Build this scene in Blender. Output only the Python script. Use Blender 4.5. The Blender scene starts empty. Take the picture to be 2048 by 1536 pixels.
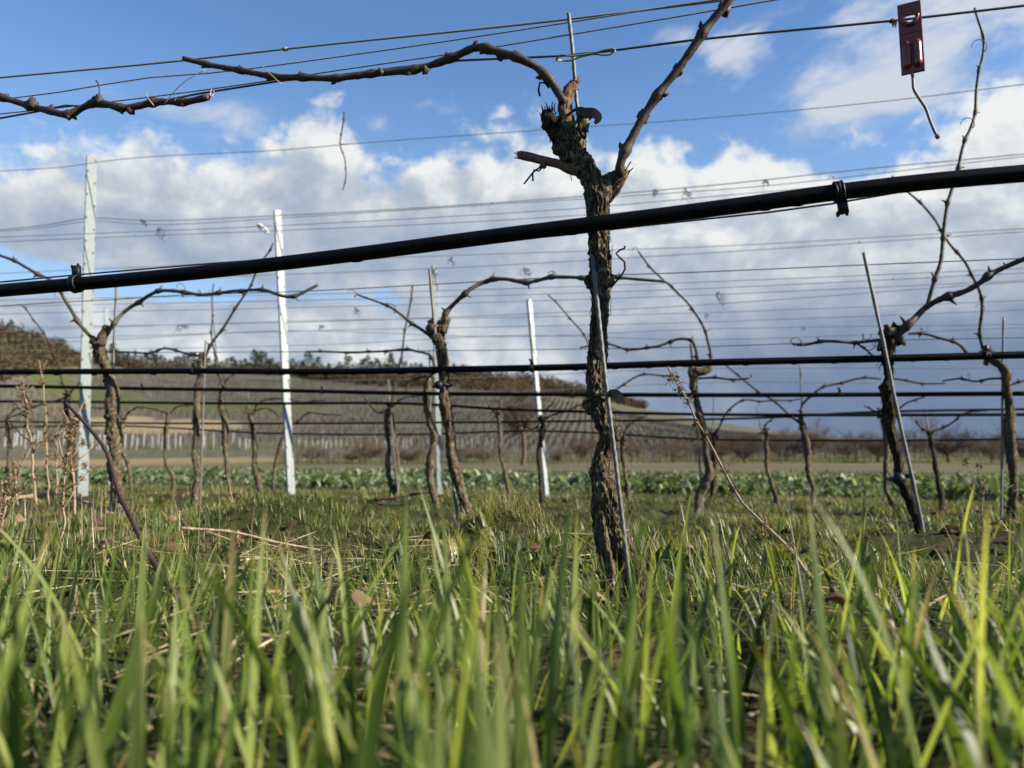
import bpy, math, random
import numpy as np
from mathutils import Vector

# ------------------------------------------------------------------ scene, camera, light
scn = bpy.context.scene
COL = scn.collection
F_PX = 1539.0                       # focal length in pixels of the 2048 px wide photograph
PITCH = math.atan((930 - 768) / F_PX)
CAM_Z = 0.21
cam_d = bpy.data.cameras.new('camera')
cam_d.sensor_fit = 'HORIZONTAL'
cam_d.sensor_width = 34.6
cam_d.lens = 34.6 * F_PX / 2048
cam_d.clip_start = 0.02
cam_d.clip_end = 9000
cam_d.dof.use_dof = True
cam_d.dof.focus_distance = 1.24
cam_d.dof.aperture_fstop = 5.4
cam = bpy.data.objects.new('camera', cam_d)
cam.location = (0, 0, CAM_Z)
cam.rotation_euler = (math.pi / 2 + PITCH, 0, 0)
COL.objects.link(cam)
scn.camera = cam

SUN_AZ = math.radians(107)           # clockwise from the view direction (+Y) towards +X
SUN_EL = math.radians(29)
sun_dir = Vector((math.sin(SUN_AZ) * math.cos(SUN_EL), math.cos(SUN_AZ) * math.cos(SUN_EL), math.sin(SUN_EL)))
sun_d = bpy.data.lights.new('sun', 'SUN')
sun_d.energy = 5.0
sun_d.angle = math.radians(0.5)
sun_d.color = (1.0, 0.91, 0.76)
sun = bpy.data.objects.new('sun', sun_d)
sun.rotation_euler = sun_dir.to_track_quat('Z', 'Y').to_euler()
COL.objects.link(sun)

vs = scn.view_settings
vs.view_transform = 'Standard'
vs.look = 'None'
vs.gamma = 1.0
vs.use_curve_mapping = False
vs.exposure = 1.55
scn.render.engine = 'CYCLES'
scn.cycles.use_denoising = True
scn.cycles.max_bounces = 8
scn.cycles.transparent_max_bounces = 8
scn.cycles.sample_clamp_indirect = 8
SKY_STRENGTH = 0.10


class NB:
    """small node-expression builder"""
    def __init__(self, tree):
        self.t = tree
        self.n = tree.nodes
        self.l = tree.links

    def node(self, kind, ins=None, **props):
        nd = self.n.new(kind)
        for k, v in props.items():
            setattr(nd, k, v)
        for k, v in (ins or {}).items():
            self.set(nd.inputs[k], v)
        return nd

    def set(self, sock, v):
        if isinstance(v, bpy.types.NodeSocket):
            self.l.new(v, sock)
        else:
            sock.default_value = v

    def m(self, op, a, b=None, c=None, clamp=False):
        nd = self.n.new('ShaderNodeMath')
        nd.operation = op
        nd.use_clamp = clamp
        self.set(nd.inputs[0], a)
        if b is not None:
            self.set(nd.inputs[1], b)
        if c is not None:
            self.set(nd.inputs[2], c)
        return nd.outputs[0]

    def vm(self, op, a, b=None, scale=None):
        nd = self.n.new('ShaderNodeVectorMath')
        nd.operation = op
        self.set(nd.inputs[0], a)
        if b is not None:
            self.set(nd.inputs[1], b)
        if scale is not None:
            self.set(nd.inputs['Scale'], scale)
        return nd.outputs[0]

    def noise(self, vec, scale, detail=4, rough=0.55, dist=0.0, lac=2.0):
        nd = self.node('ShaderNodeTexNoise', {'Scale': scale, 'Detail': detail, 'Roughness': rough, 'Distortion': dist, 'Lacunarity': lac})
        if vec is not None:
            self.l.new(vec, nd.inputs['Vector'])
        return nd.outputs['Fac']

    def smooth(self, x, lo, hi):
        nd = self.node('ShaderNodeMapRange', {'Value': x, 'From Min': lo, 'From Max': hi, 'To Min': 0.0, 'To Max': 1.0})
        nd.interpolation_type = 'SMOOTHSTEP'
        return nd.outputs[0]

    def mix(self, fac, a, b):
        nd = self.n.new('ShaderNodeMix')
        nd.data_type = 'RGBA'
        self.set(nd.inputs['Factor'], fac)
        for s, v in ((nd.inputs[6], a), (nd.inputs[7], b)):
            if not isinstance(v, bpy.types.NodeSocket) and len(v) == 3:
                v = (*v, 1)
            self.set(s, v)
        return nd.outputs[2]

    def mixf(self, fac, a, b):
        nd = self.n.new('ShaderNodeMix')
        nd.data_type = 'FLOAT'
        self.set(nd.inputs['Factor'], fac)
        self.set(nd.inputs[2], a)
        self.set(nd.inputs[3], b)
        return nd.outputs[0]

    def ramp(self, fac, stops, interp='LINEAR'):
        nd = self.n.new('ShaderNodeValToRGB')
        cr = nd.color_ramp
        cr.interpolation = interp
        while len(cr.elements) < len(stops):
            cr.elements.new(0.5)
        for e, (p, c) in zip(cr.elements, stops):
            e.position = p
            e.color = (*c, 1)
        self.set(nd.inputs[0], fac)
        return nd.outputs[0]

    def curve(self, x, pts):
        nd = self.n.new('ShaderNodeFloatCurve')
        cv = nd.mapping.curves[0]
        while len(cv.points) < len(pts):
            cv.points.new(0.5, 0.5)
        for p, (a, b) in zip(cv.points, pts):
            p.location = (a, b)
            p.handle_type = 'AUTO'
        nd.mapping.update()
        self.set(nd.inputs['Value'], x)
        return nd.outputs[0]


# pixel of the photograph -> world direction
CP, SP = math.cos(PITCH), math.sin(PITCH)


def ray(px, py):
    xc = (px - 1024) / F_PX
    yc = (768 - py) / F_PX
    return np.array([xc, CP - yc * SP, SP + yc * CP])


def sky_ae(px, py):
    d = ray(px, py)
    return math.atan2(d[0], d[1]), math.atan2(d[2], math.hypot(d[0], d[1]))


def build_world():
    w = bpy.data.worlds.new('World')
    scn.world = w
    w.use_nodes = True
    w.node_tree.nodes.clear()
    b = NB(w.node_tree)
    sky = b.node('ShaderNodeTexSky', sky_type='NISHITA', sun_disc=False)
    sky.sun_elevation = SUN_EL
    sky.sun_rotation = SUN_AZ
    sky.altitude = 200
    sky.air_density = 1.0
    sky.dust_density = 0.3
    sky.ozone_density = 3.0
    tc = b.node('ShaderNodeTexCoord')
    d = tc.outputs['Generated']
    sp = b.node('ShaderNodeSeparateXYZ', {0: d})
    x, y, z = sp.outputs
    a = b.m('ARCTAN2', x, y)
    e = b.m('ARCSINE', z)
    pv = b.node('ShaderNodeCombineXYZ', {0: a, 1: b.m('MULTIPLY', e, 1.25), 2: 0.37}).outputs[0]
    big = b.noise(pv, 5.0, 2, 0.5)
    fbm = b.noise(pv, 11.0, 9, 0.56, 0.25)
    off = b.vm('ADD', pv, (0.016, 0.024, 0))
    fbm2 = b.noise(off, 11.0, 6, 0.56, 0.25)
    bil = b.noise(pv, 30.0, 5, 0.6, 0.4)
    relief = b.m('SUBTRACT', fbm, fbm2)
    # height of the tops of the cloud bank along the horizon (az, el in radians)
    top_px = [(-700, 300), (-300, 280), (0, 300), (110, 265), (230, 275), (300, 250), (400, 305), (480, 268), (560, 240), (640, 222), (700, 250), (760, 300), (880, 270),
              (960, 262), (1060, 232), (1130, 250), (1250, 270), (1330, 268), (1420, 280), (1540, 280), (1620, 285), (1690, 262), (1780, 240), (1880, 215), (2048, 150), (2500, 90)]
    A0, A1 = -1.3, 1.3
    cps = []
    for p in top_px:
        aa, ee = sky_ae(*p)
        cps.append(((aa - A0) / (A1 - A0), ee / 0.8))
    cps = [(0.0, 0.06), (0.07, 0.2)] + cps + [(0.95, 0.3), (1.0, 0.08)]
    an = b.m('DIVIDE', b.m('SUBTRACT', a, A0), A1 - A0, clamp=True)
    etop = b.m('MULTIPLY', b.curve(an, cps), 0.8)
    depth = b.m('SUBTRACT', etop, e)                     # below the cloud tops > 0

    def blob(px, py, rx, ry):
        a0, e0 = sky_ae(px, py)
        q = b.m('ADD', b.m('POWER', b.m('DIVIDE', b.m('SUBTRACT', a, a0), rx / F_PX), 2.0), b.m('POWER', b.m('DIVIDE', b.m('SUBTRACT', e, e0), ry / F_PX), 2.0))
        return b.m('EXPONENT', b.m('MULTIPLY', q, -1.0))

    nz = b.m('ADD', b.m('MULTIPLY', b.m('SUBTRACT', fbm, 0.5), 0.17), b.m('MULTIPLY', b.m('SUBTRACT', bil, 0.5), 0.10))
    dn = b.m('ADD', depth, nz)
    holes = None
    for (px, py, rx, ry, k) in ((330, 572, 430, 46, 0.16), (60, 590, 260, 40, 0.09), (760, 600, 260, 45, 0.11), (1700, 335, 80, 35, 0.06), (130, 330, 60, 20, 0.0)):
        if k == 0:
            continue
        h = b.m('MULTIPLY', blob(px, py, rx, ry), k)
        holes = h if holes is None else b.m('ADD', holes, h)
    dn2 = b.m('SUBTRACT', dn, holes)
    mask = b.smooth(dn2, -0.004, 0.042)
    # thin wisps high up
    wv = b.node('ShaderNodeCombineXYZ', {0: b.m('ADD', a, b.m('MULTIPLY', e, -0.6)), 1: b.m('MULTIPLY', e, 2.2), 2: 2.1}).outputs[0]
    wis = b.noise(wv, 9.0, 8, 0.6, 0.4)
    wsum = None
    for (px, py, rx, ry, k) in ((870, 215, 60, 22, 0.36), (1440, 115, 80, 40, 0.5), (1900, 60, 260, 110, 0.75), (1760, 200, 150, 60, 0.4), (430, 235, 230, 40, 0.30), (1340, 75, 50, 20, 0.25), (760, 245, 40, 20, 0.25), (1520, 90, 50, 25, 0.35)):
        h = b.m('MULTIPLY', blob(px, py, rx, ry), k)
        wsum = h if wsum is None else b.m('ADD', wsum, h)
    wmask = b.m('MULTIPLY', b.smooth(b.m('ADD', wis, b.m('MULTIPLY', wsum, 0.42)), 0.54, 0.86), b.smooth(wsum, 0.02, 0.3))
    # colour of the bank: bright sunlit tops, grey undersides, slate rain cloud low on the right
    streak = b.noise(b.node('ShaderNodeCombineXYZ', {0: b.m('MULTIPLY', a, 4.0), 1: b.m('MULTIPLY', e, 15.0), 2: 4.4}).outputs[0], 1.6, 7, 0.6, 0.5)
    lit = b.m('ADD', b.m('MULTIPLY', relief, 1.9), b.m('MULTIPLY', b.m('SUBTRACT', bil, 0.5), 0.25))
    tone = b.m('SUBTRACT', 1.0, b.smooth(b.m('ADD', depth, b.m('MULTIPLY', nz, -0.25)), 0.0, 0.13))
    tone = b.m('ADD', b.m('MULTIPLY', tone, 0.62), b.m('ADD', 0.34, lit))
    tone = b.m('ADD', tone, b.m('MULTIPLY', b.m('SUBTRACT', streak, 0.5), 0.55))
    rightw = b.smooth(b.m('ADD', a, b.m('MULTIPLY', b.m('SUBTRACT', big, 0.5), 0.5)), -0.12, 0.36)
    loww = b.m('SUBTRACT', 1.0, b.smooth(e, 0.12, 0.30))
    slate = b.m('MULTIPLY', rightw, loww)
    leftlow = b.m('MULTIPLY', b.m('SUBTRACT', 1.0, rightw), b.m('SUBTRACT', 1.0, b.smooth(e, 0.17, 0.23)))
    tone = b.m('ADD', tone, b.m('MULTIPLY', leftlow, 0.28))
    tone = b.m('ADD', tone, b.m('MULTIPLY', b.m('ADD', b.smooth(a, -0.15, 0.4), b.m('SUBTRACT', big, 0.62)), 0.40), clamp=True)
    KE = 1.23 / 2 ** vs.exposure
    K = 1.0 / SKY_STRENGTH / 2 ** vs.exposure
    sc = lambda c: tuple(v * K for v in c)
    ccol = b.ramp(tone, [(0.0, (0.33, 0.42, 0.56)), (0.3, (0.42, 0.495, 0.605)), (0.6, (0.555, 0.615, 0.69)), (1.0, (0.87, 0.885, 0.88))])
    slc = b.ramp(b.m('ADD', b.m('MULTIPLY', b.smooth(e, 0.0, 0.30), 0.8), b.m('MULTIPLY', lit, 0.35), clamp=True),
                 [(0.0, (0.15, 0.215, 0.34)), (0.35, (0.175, 0.25, 0.385)), (0.7, (0.29, 0.37, 0.51)), (1.0, (0.52, 0.59, 0.68))])
    ccol = b.mix(b.m('MULTIPLY', slate, 0.95), ccol, slc)
    ccol = b.vm('SCALE', ccol, scale=K)
    bl = b.vm('MULTIPLY', sky.outputs[0], (1.18 * KE, 1.44 * KE, 1.66 * KE))
    bl = b.mix(b.m('MULTIPLY', b.m('SUBTRACT', 1.0, b.smooth(e, 0.10, 0.55)), 0.62), bl, sc((0.44, 0.61, 0.82)))
    col = b.mix(wmask, bl, sc((0.62, 0.68, 0.78)))
    col = b.mix(mask, col, ccol)
    bg = b.node('ShaderNodeBackground', {'Color': col, 'Strength': SKY_STRENGTH})
    out = b.node('ShaderNodeOutputWorld')
    b.l.new(bg.outputs[0], out.inputs[0])


build_world()

# ------------------------------------------------------------------ helpers
RNG = np.random.default_rng(7)


def _hash(ix, iy, iz, seed):
    h = (ix.astype(np.int64) * 374761393 + iy.astype(np.int64) * 668265263 + iz.astype(np.int64) * 2147483647 + seed * 1274126177) & 0xFFFFFFFF
    h = ((h ^ (h >> 13)) * 1274126177) & 0xFFFFFFFF
    h = (h ^ (h >> 16)) & 0xFFFFFF
    return h / float(0xFFFFFF)


def vnoise(x, y, z=0.0, seed=0):
    x, y, z = np.broadcast_arrays(np.asarray(x, float), np.asarray(y, float), np.asarray(z, float))
    xi, yi, zi = np.floor(x), np.floor(y), np.floor(z)
    fx, fy, fz = x - xi, y - yi, z - zi
    fx, fy, fz = [f * f * (3 - 2 * f) for f in (fx, fy, fz)]
    r = 0
    for dx in (0, 1):
        for dy in (0, 1):
            for dz in (0, 1):
                wgt = (fx if dx else 1 - fx) * (fy if dy else 1 - fy) * (fz if dz else 1 - fz)
                r = r + wgt * _hash(xi + dx, yi + dy, zi + dz, seed)
    return r * 2 - 1


def fbm(x, y, z=0.0, oct=4, seed=0, gain=0.5):
    r, a, f = 0, 1.0, 1.0
    for o in range(oct):
        r = r + a * vnoise(np.asarray(x) * f, np.asarray(y) * f, np.asarray(z) * f, seed + o * 17)
        a *= gain
        f *= 2.03
    return r


def fast_mesh(name, verts, faces, attrs=None, smooth=True):
    """verts (n,3); faces (m,k) array of equal-sided polygons, or list of such arrays"""
    if isinstance(faces, np.ndarray):
        faces = [faces]
    me = bpy.data.meshes.new(name)
    verts = np.ascontiguousarray(verts, dtype=np.float32)
    me.vertices.add(len(verts))
    me.vertices.foreach_set('co', verts.ravel())
    faces = [f for f in faces if len(f)]
    loops = np.concatenate([f.ravel() for f in faces]).astype(np.int32)
    sizes = np.concatenate([np.full(len(f), f.shape[1], np.int32) for f in faces])
    starts = np.concatenate([[0], np.cumsum(sizes)[:-1]]).astype(np.int32)
    me.loops.add(len(loops))
    me.loops.foreach_set('vertex_index', loops)
    me.polygons.add(len(sizes))
    me.polygons.foreach_set('loop_start', starts)
    me.polygons.foreach_set('loop_total', sizes)
    me.polygons.foreach_set('use_smooth', np.full(len(sizes), smooth))
    for k, v in (attrs or {}).items():
        at = me.attributes.new(k, 'FLOAT', 'POINT')
        at.data.foreach_set('value', np.ascontiguousarray(v, dtype=np.float32))
    me.update(calc_edges=True)
    me.validate()
    return me


class MB:
    """collects vertices and faces of ONE mesh object"""
    def __init__(self):
        self.v, self.f, self.n = [], {}, 0
        self.attr = []

    def add(self, v, f):
        v = np.asarray(v, float)
        for face in f:
            k = len(face)
            self.f.setdefault(k, []).append([i + self.n for i in face])
        self.v.append(v)
        self.n += len(v)

    def addq(self, v, q):
        self.v.append(np.asarray(v, float))
        self.f.setdefault(q.shape[1], []).extend((q + self.n).tolist())
        self.n += len(v)

    def build(self, name, mat, parent=None, smooth=True):
        V = np.concatenate(self.v)
        if parent is not None:
            V = V - np.array(parent.location)[None]
        me = fast_mesh(name, V, [np.array(x) for x in self.f.values()], smooth=smooth)
        if mat is not None:
            me.materials.append(mat)
        o = bpy.data.objects.new(name, me)
        COL.objects.link(o)
        if parent is not None:
            o.parent = parent
        return o

    def build_at(self, name, mat, loc, smooth=True):
        """top-level one-mesh thing whose origin sits at loc"""
        V = np.concatenate(self.v) - np.asarray(loc)[None]
        me = fast_mesh(name, V, [np.array(x) for x in self.f.values()], smooth=smooth)
        me.materials.append(mat)
        o = bpy.data.objects.new(name, me)
        o.location = tuple(loc)
        COL.objects.link(o)
        return o


def tag(o, label=None, cat=None, group=None, kind=None):
    if label:
        o['label'] = label
    if cat:
        o['category'] = cat
    if group:
        o['group'] = group
    if kind:
        o['kind'] = kind
    return o


def empty(name, loc):
    o = bpy.data.objects.new(name, None)
    o.location = tuple(float(c) for c in loc)
    o.empty_display_size = 0.05
    COL.objects.link(o)
    return o


def resample(pts, step, extra=None):
    """Catmull-Rom through pts (m,k) at about `step` metres"""
    P = np.asarray(pts, float)
    if len(P) == 2:
        n = max(2, int(np.linalg.norm((P[1] - P[0])[:3]) / step) + 1)
        t = np.linspace(0, 1, n)[:, None]
        return P[0] * (1 - t) + P[1] * t
    h = np.linalg.norm(np.diff(P[:, :3], axis=0), axis=1) + 1e-9
    dl = np.diff(P, axis=0) / h[:, None]
    M = np.empty_like(P)
    M[0], M[-1] = dl[0], dl[-1]
    M[1:-1] = (dl[:-1] * h[1:, None] + dl[1:] * h[:-1, None]) / (h[1:] + h[:-1])[:, None]
    out = []
    for i in range(len(P) - 1):
        n = max(1, int(h[i] / step))
        t = (np.arange(n) / n)[:, None]
        t2, t3 = t * t, t ** 3
        out.append((2 * t3 - 3 * t2 + 1) * P[i] + (t3 - 2 * t2 + t) * h[i] * M[i] + (-2 * t3 + 3 * t2) * P[i + 1] + (t3 - t2) * h[i] * M[i + 1])
    out.append(P[-1:])
    return np.vstack(out)


def frames(P):
    T = np.gradient(P, axis=0)
    T /= np.linalg.norm(T, axis=1)[:, None] + 1e-12
    ref = np.array([0, -1.0, 0.0]) if abs(T[0][1]) < 0.9 else np.array([1.0, 0, 0])
    N = np.zeros_like(P)
    n = ref - T[0] * ref.dot(T[0])
    n /= np.linalg.norm(n)
    for i in range(len(P)):
        n = n - T[i] * n.dot(T[i])
        n /= np.linalg.norm(n) + 1e-12
        N[i] = n
    return T, N, np.cross(T, N)


def tube(mb, P, R, n=8, rfun=None, cap=True):
    """swept tube; rfun(i-array, ang-array, pts)-> radius multiplier (m,n)"""
    P = np.asarray(P, float)
    R = np.broadcast_to(np.asarray(R, float), (len(P),))
    T, N, B = frames(P)
    ang = np.arange(n) / n * 2 * math.pi
    c, s = np.cos(ang), np.sin(ang)
    dirs = N[:, None, :] * c[None, :, None] + B[:, None, :] * s[None, :, None]
    rad = R[:, None] * np.ones(n)[None]
    if rfun is not None:
        rad = rad * rfun(P, dirs, R)
    V = P[:, None, :] + dirs * rad[:, :, None]
    m = len(P)
    i = np.arange(m - 1)[:, None] * n
    j = np.arange(n)[None]
    j2 = (j + 1) % n
    q = np.stack([i + j, i + j2, i + n + j2, i + n + j], -1).reshape(-1, 4)
    V = V.reshape(-1, 3)
    mb.addq(V, q)
    if cap:
        base = mb.n - len(V)
        mb.f.setdefault(n, []).append([base + k for k in range(n)][::-1])
        mb.f.setdefault(n, []).append([base + (m - 1) * n + k for k in range(n)])
    return V


def box(mb, c, sx, sy, sz, ax=None):
    """box with centre c, half sizes along axes ax (3,3 rows)"""
    ax = np.eye(3) if ax is None else np.asarray(ax, float)
    V = []
    for dx in (-1, 1):
        for dy in (-1, 1):
            for dz in (-1, 1):
                V.append(np.asarray(c) + ax[0] * dx * sx + ax[1] * dy * sy + ax[2] * dz * sz)
    mb.add(V, [(0, 1, 3, 2), (4, 6, 7, 5), (0, 4, 5, 1), (2, 3, 7, 6), (0, 2, 6, 4), (1, 5, 7, 3)])


def blob(mb, c, r, seed=0, sq=(1, 1, 1), nu=10, nv=7, amp=0.25):
    u = np.linspace(0, 2 * math.pi, nu, endpoint=False)
    v = np.linspace(0.12, math.pi - 0.12, nv)
    U, Vv = np.meshgrid(u, v)
    d = np.stack([np.cos(U) * np.sin(Vv), np.sin(U) * np.sin(Vv), np.cos(Vv)], -1)
    rr = r * (1 + amp * fbm(d[..., 0] * 1.7 + seed, d[..., 1] * 1.7, d[..., 2] * 1.7, 2, seed))
    V = (np.asarray(c) + d * rr[..., None] * np.asarray(sq)).reshape(-1, 3)
    q = []
    for i in range(nv - 1):
        for j in range(nu):
            q.append((i * nu + j, i * nu + (j + 1) % nu, (i + 1) * nu + (j + 1) % nu, (i + 1) * nu + j))
    mb.addq(V, np.array(q))
    b = mb.n - len(V)
    mb.f.setdefault(nu, []).append([b + k for k in range(nu)][::-1])
    mb.f.setdefault(nu, []).append([b + (nv - 1) * nu + k for k in range(nu)])


# ------------------------------------------------------------------ row planes
ROW_S = 0.22
ROW_D = {1: 1.10, 2: 2.60, 3: 4.10, 4: 5.60, 5: 7.10, 6: 8.60}


def P(px, py, row, off=0.0):
    """point where the sight line of a photograph pixel meets the vertical plane of a vine row"""
    d = ray(px, py)
    D = ROW_D[row] if row in ROW_D else row
    t = (D + off) / (d[1] + ROW_S * d[0])
    return np.array([d[0] * t, d[1] * t, CAM_Z + d[2] * t])


def PX(px, py, row):
    """metres per pixel there"""
    d = ray(px, py)
    D = ROW_D[row] if row in ROW_D else row
    return (D / (d[1] + ROW_S * d[0])) / F_PX


def Pd(px, py, dist):
    d = ray(px, py)
    t = dist / d[1]
    return np.array([d[0] * t, dist, CAM_Z + d[2] * t])


# ------------------------------------------------------------------ materials
MATS = {}


def material(name):
    m = bpy.data.materials.new(name)
    m.use_nodes = True
    m.node_tree.nodes.clear()
    b = NB(m.node_tree)
    out = b.node('ShaderNodeOutputMaterial')
    return m, b, out


def principled(name, fn=None, color=(0.5, 0.5, 0.5), rough=0.6, metal=0.0, spec=0.5, bump=None):
    """fn(b, coord) -> colour socket; bump(b, coord) -> (height socket, strength, distance)"""
    m, b, out = material(name)
    tc = b.node('ShaderNodeTexCoord')
    geo = b.node('ShaderNodeNewGeometry')
    pos = geo.outputs['Position']
    pr = b.node('ShaderNodeBsdfPrincipled', {'Roughness': rough, 'Metallic': metal, 'Specular IOR Level': spec})
    if fn:
        c = fn(b, pos)
        b.l.new(c, pr.inputs['Base Color'])
    else:
        pr.inputs['Base Color'].default_value = (*color, 1)
    if bump:
        h, st, di = bump(b, pos)
        bp = b.node('ShaderNodeBump', {'Strength': st, 'Distance': di, 'Height': h})
        b.l.new(bp.outputs[0], pr.inputs['Normal'])
    b.l.new(pr.outputs[0], out.inputs[0])
    return m


def stretch(b, pos, sx, sy, sz):
    return b.vm('MULTIPLY', pos, (sx, sy, sz))


def bark_color(b, pos, lichen=0.5, dark=1.0):
    fib = b.noise(stretch(b, pos, 420, 420, 45), 1.0, 5, 0.65, 0.6)
    blot = b.noise(pos, 38.0, 4, 0.6)
    lic = b.noise(pos, 95.0, 6, 0.68, 0.5)
    c = b.ramp(fib, [(0.34, (0.007 * dark, 0.005 * dark, 0.0035 * dark)), (0.46, (0.036 * dark, 0.026 * dark, 0.017 * dark)), (0.58, (0.13 * dark, 0.10 * dark, 0.065 * dark)), (0.76, (0.33 * dark, 0.27 * dark, 0.19 * dark))])
    c = b.mix(b.m('MULTIPLY', b.smooth(blot, 0.52, 0.7), 0.45), c, (0.025 * dark, 0.016 * dark, 0.012 * dark))
    lm = b.m('MULTIPLY', b.smooth(b.m('ADD', lic, b.m('MULTIPLY', b.m('SUBTRACT', blot, 0.5), -0.35)), 0.60 - 0.12 * lichen, 0.70 - 0.08 * lichen), min(1.0, 0.25 + 0.75 * lichen))
    hue = b.noise(pos, 30.0, 2, 0.5)
    lc = b.mix(b.smooth(hue, 0.40, 0.62), (0.27, 0.28, 0.20), (0.22, 0.21, 0.065))
    return b.mix(lm, c, lc)


MATS['bark'] = principled('vine_bark', lambda b, p: bark_color(b, p, 0.55, 0.85), rough=0.9, spec=0.15,
                          bump=lambda b, p: (b.noise(stretch(b, p, 500, 500, 60), 1.0, 6, 0.7, 0.7), 0.9, 0.004))
MATS['bark_plain'] = principled('old_vine_bark', lambda b, p: bark_color(b, p, 0.5, 0.85), rough=0.9, spec=0.15,
                                bump=lambda b, p: (b.noise(stretch(b, p, 260, 260, 40), 1.0, 5, 0.7, 0.7), 0.9, 0.005))
MATS['bark_dark'] = principled('dark_bark', lambda b, p: bark_color(b, p, 0.1, 0.35), rough=0.9, spec=0.1,
                               bump=lambda b, p: (b.noise(p, 300, 5, 0.7, 0.7), 0.9, 0.004))


def cane_color(b, p, k=1.0, red=1.0):
    n = b.noise(stretch(b, p, 260, 260, 260), 1.0, 3, 0.6)
    s = b.noise(p, 30, 3, 0.5)
    c = b.ramp(n, [(0.25, (0.010 * k, 0.006 * k, 0.005 * k)), (0.55, (0.036 * k * red, 0.021 * k, 0.014 * k)), (0.85, (0.12 * k, 0.082 * k, 0.054 * k))])
    return b.mix(b.smooth(s, 0.5, 0.75), c, (0.045 * k, 0.032 * k, 0.025 * k))


MATS['cane'] = principled('vine_cane_brown', lambda b, p: cane_color(b, p), rough=0.65, spec=0.35,
                          bump=lambda b, p: (b.noise(p, 500, 3, 0.6), 0.4, 0.001))
MATS['cane_green'] = principled('vine_cane_olive', lambda b, p: b.mix(0.45, cane_color(b, p), (0.042, 0.046, 0.026)), rough=0.65, spec=0.35)
MATS['cane_far'] = principled('vine_cane_grey', lambda b, p: cane_color(b, p, 0.75), rough=0.75, spec=0.2)
MATS['cutwood'] = principled('split_wood', lambda b, p: b.ramp(b.noise(stretch(b, p, 500, 500, 80), 1.0, 4, 0.6), [(0.3, (0.05, 0.026, 0.016)), (0.6, (0.17, 0.105, 0.066)), (0.85, (0.30, 0.21, 0.14))]), rough=0.85, spec=0.15,
                             bump=lambda b, p: (b.noise(stretch(b, p, 500, 500, 60), 1.0, 5, 0.7), 0.8, 0.003))
MATS['pipe'] = principled('black_pipe', lambda b, p: b.ramp(b.noise(p, 60, 4, 0.6), [(0.3, (0.002, 0.002, 0.0022)), (0.8, (0.005, 0.005, 0.0052))]), rough=0.45, spec=0.08)
MATS['slot'] = principled('post_slot', color=(0.03, 0.03, 0.03), rough=0.8)
MATS['rubber'] = principled('black_rubber', color=(0.007, 0.007, 0.0075), rough=0.5, spec=0.2)
MATS['wire'] = principled('wire_steel', lambda b, p: b.ramp(b.noise(p, 90, 3, 0.6), [(0.3, (0.14, 0.145, 0.14)), (0.8, (0.28, 0.28, 0.265))]), rough=0.55, metal=0.2)
MATS['wire_pale'] = principled('wire_new_steel', color=(0.24, 0.245, 0.20), rough=0.5, metal=0.4)
MATS['wire_dark'] = principled('wire_coated', color=(0.03, 0.033, 0.04), rough=0.5, metal=0.0)
MATS['stake'] = principled('stake_steel', lambda b, p: b.ramp(b.noise(p, 120, 4, 0.6), [(0.3, (0.0600, 0.0600, 0.0570)), (0.8, (0.1320, 0.1290, 0.1230))]), rough=0.6, metal=0.1)
MATS['post'] = principled('post_zinc', lambda b, p: b.mix(b.m('MULTIPLY', b.smooth(b.noise(p, 3.0, 2, 0.5), 0.5, 0.8), 0.5), b.ramp(b.noise(p, 70, 3, 0.6), [(0.35, (0.1800, 0.2029, 0.2012)), (0.7, (0.2218, 0.2470, 0.2452))]), (0.1423, 0.1588, 0.1572)), rough=0.45, metal=0.25, spec=0.5)
MATS['red'] = principled('red_plastic', lambda b, p: b.ramp(b.noise(p, 150, 3, 0.6), [(0.3, (0.10, 0.014, 0.007)), (0.8, (0.19, 0.034, 0.014))]), rough=0.28, spec=0.5)
MATS['pinktape'] = principled('pink_tape', color=(0.30, 0.12, 0.10), rough=0.6)
MATS['whiteplastic'] = principled('white_plastic', color=(0.45, 0.45, 0.44), rough=0.5)
MATS['dry'] = principled('dry_stalk', lambda b, p: b.ramp(b.noise(p, 200, 4, 0.6), [(0.3, (0.12, 0.08, 0.05)), (0.6, (0.24, 0.185, 0.125)), (0.9, (0.36, 0.30, 0.21))]), rough=0.85, spec=0.15)
MATS['drybrown'] = principled('dry_seed', lambda b, p: b.ramp(b.noise(p, 400, 3, 0.6), [(0.3, (0.05, 0.031, 0.018)), (0.6, (0.13, 0.088, 0.052)), (0.9, (0.25, 0.185, 0.115))]), rough=0.9, spec=0.1)
MATS['deadcane'] = principled('pruned_cane', lambda b, p: cane_color(b, p, 1.0, 1.25), rough=0.7, spec=0.25)
MATS['clod'] = principled('soil_clod', lambda b, p: b.ramp(b.noise(p, 150, 4, 0.6), [(0.3, (0.018, 0.013, 0.008)), (0.8, (0.075, 0.054, 0.036))]), rough=0.95, spec=0.05)
MATS['stone'] = principled('stone', lambda b, p: b.ramp(b.noise(p, 80, 4, 0.6), [(0.3, (0.30, 0.26, 0.20)), (0.8, (0.55, 0.5, 0.42))]), rough=0.9)


def soil_color(b, p):
    n1 = b.noise(p, 3.0, 5, 0.6)
    n2 = b.noise(p, 45.0, 5, 0.65)
    c = b.ramp(n2, [(0.25, (0.010, 0.007, 0.0045)), (0.5, (0.034, 0.023, 0.014)), (0.8, (0.10, 0.070, 0.045))])
    g = b.ramp(b.noise(p, 160.0, 3, 0.6), [(0.3, (0.014, 0.019, 0.005)), (0.8, (0.058, 0.066, 0.018))])
    return b.mix(b.smooth(n1, 0.36, 0.56), c, g)


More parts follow.
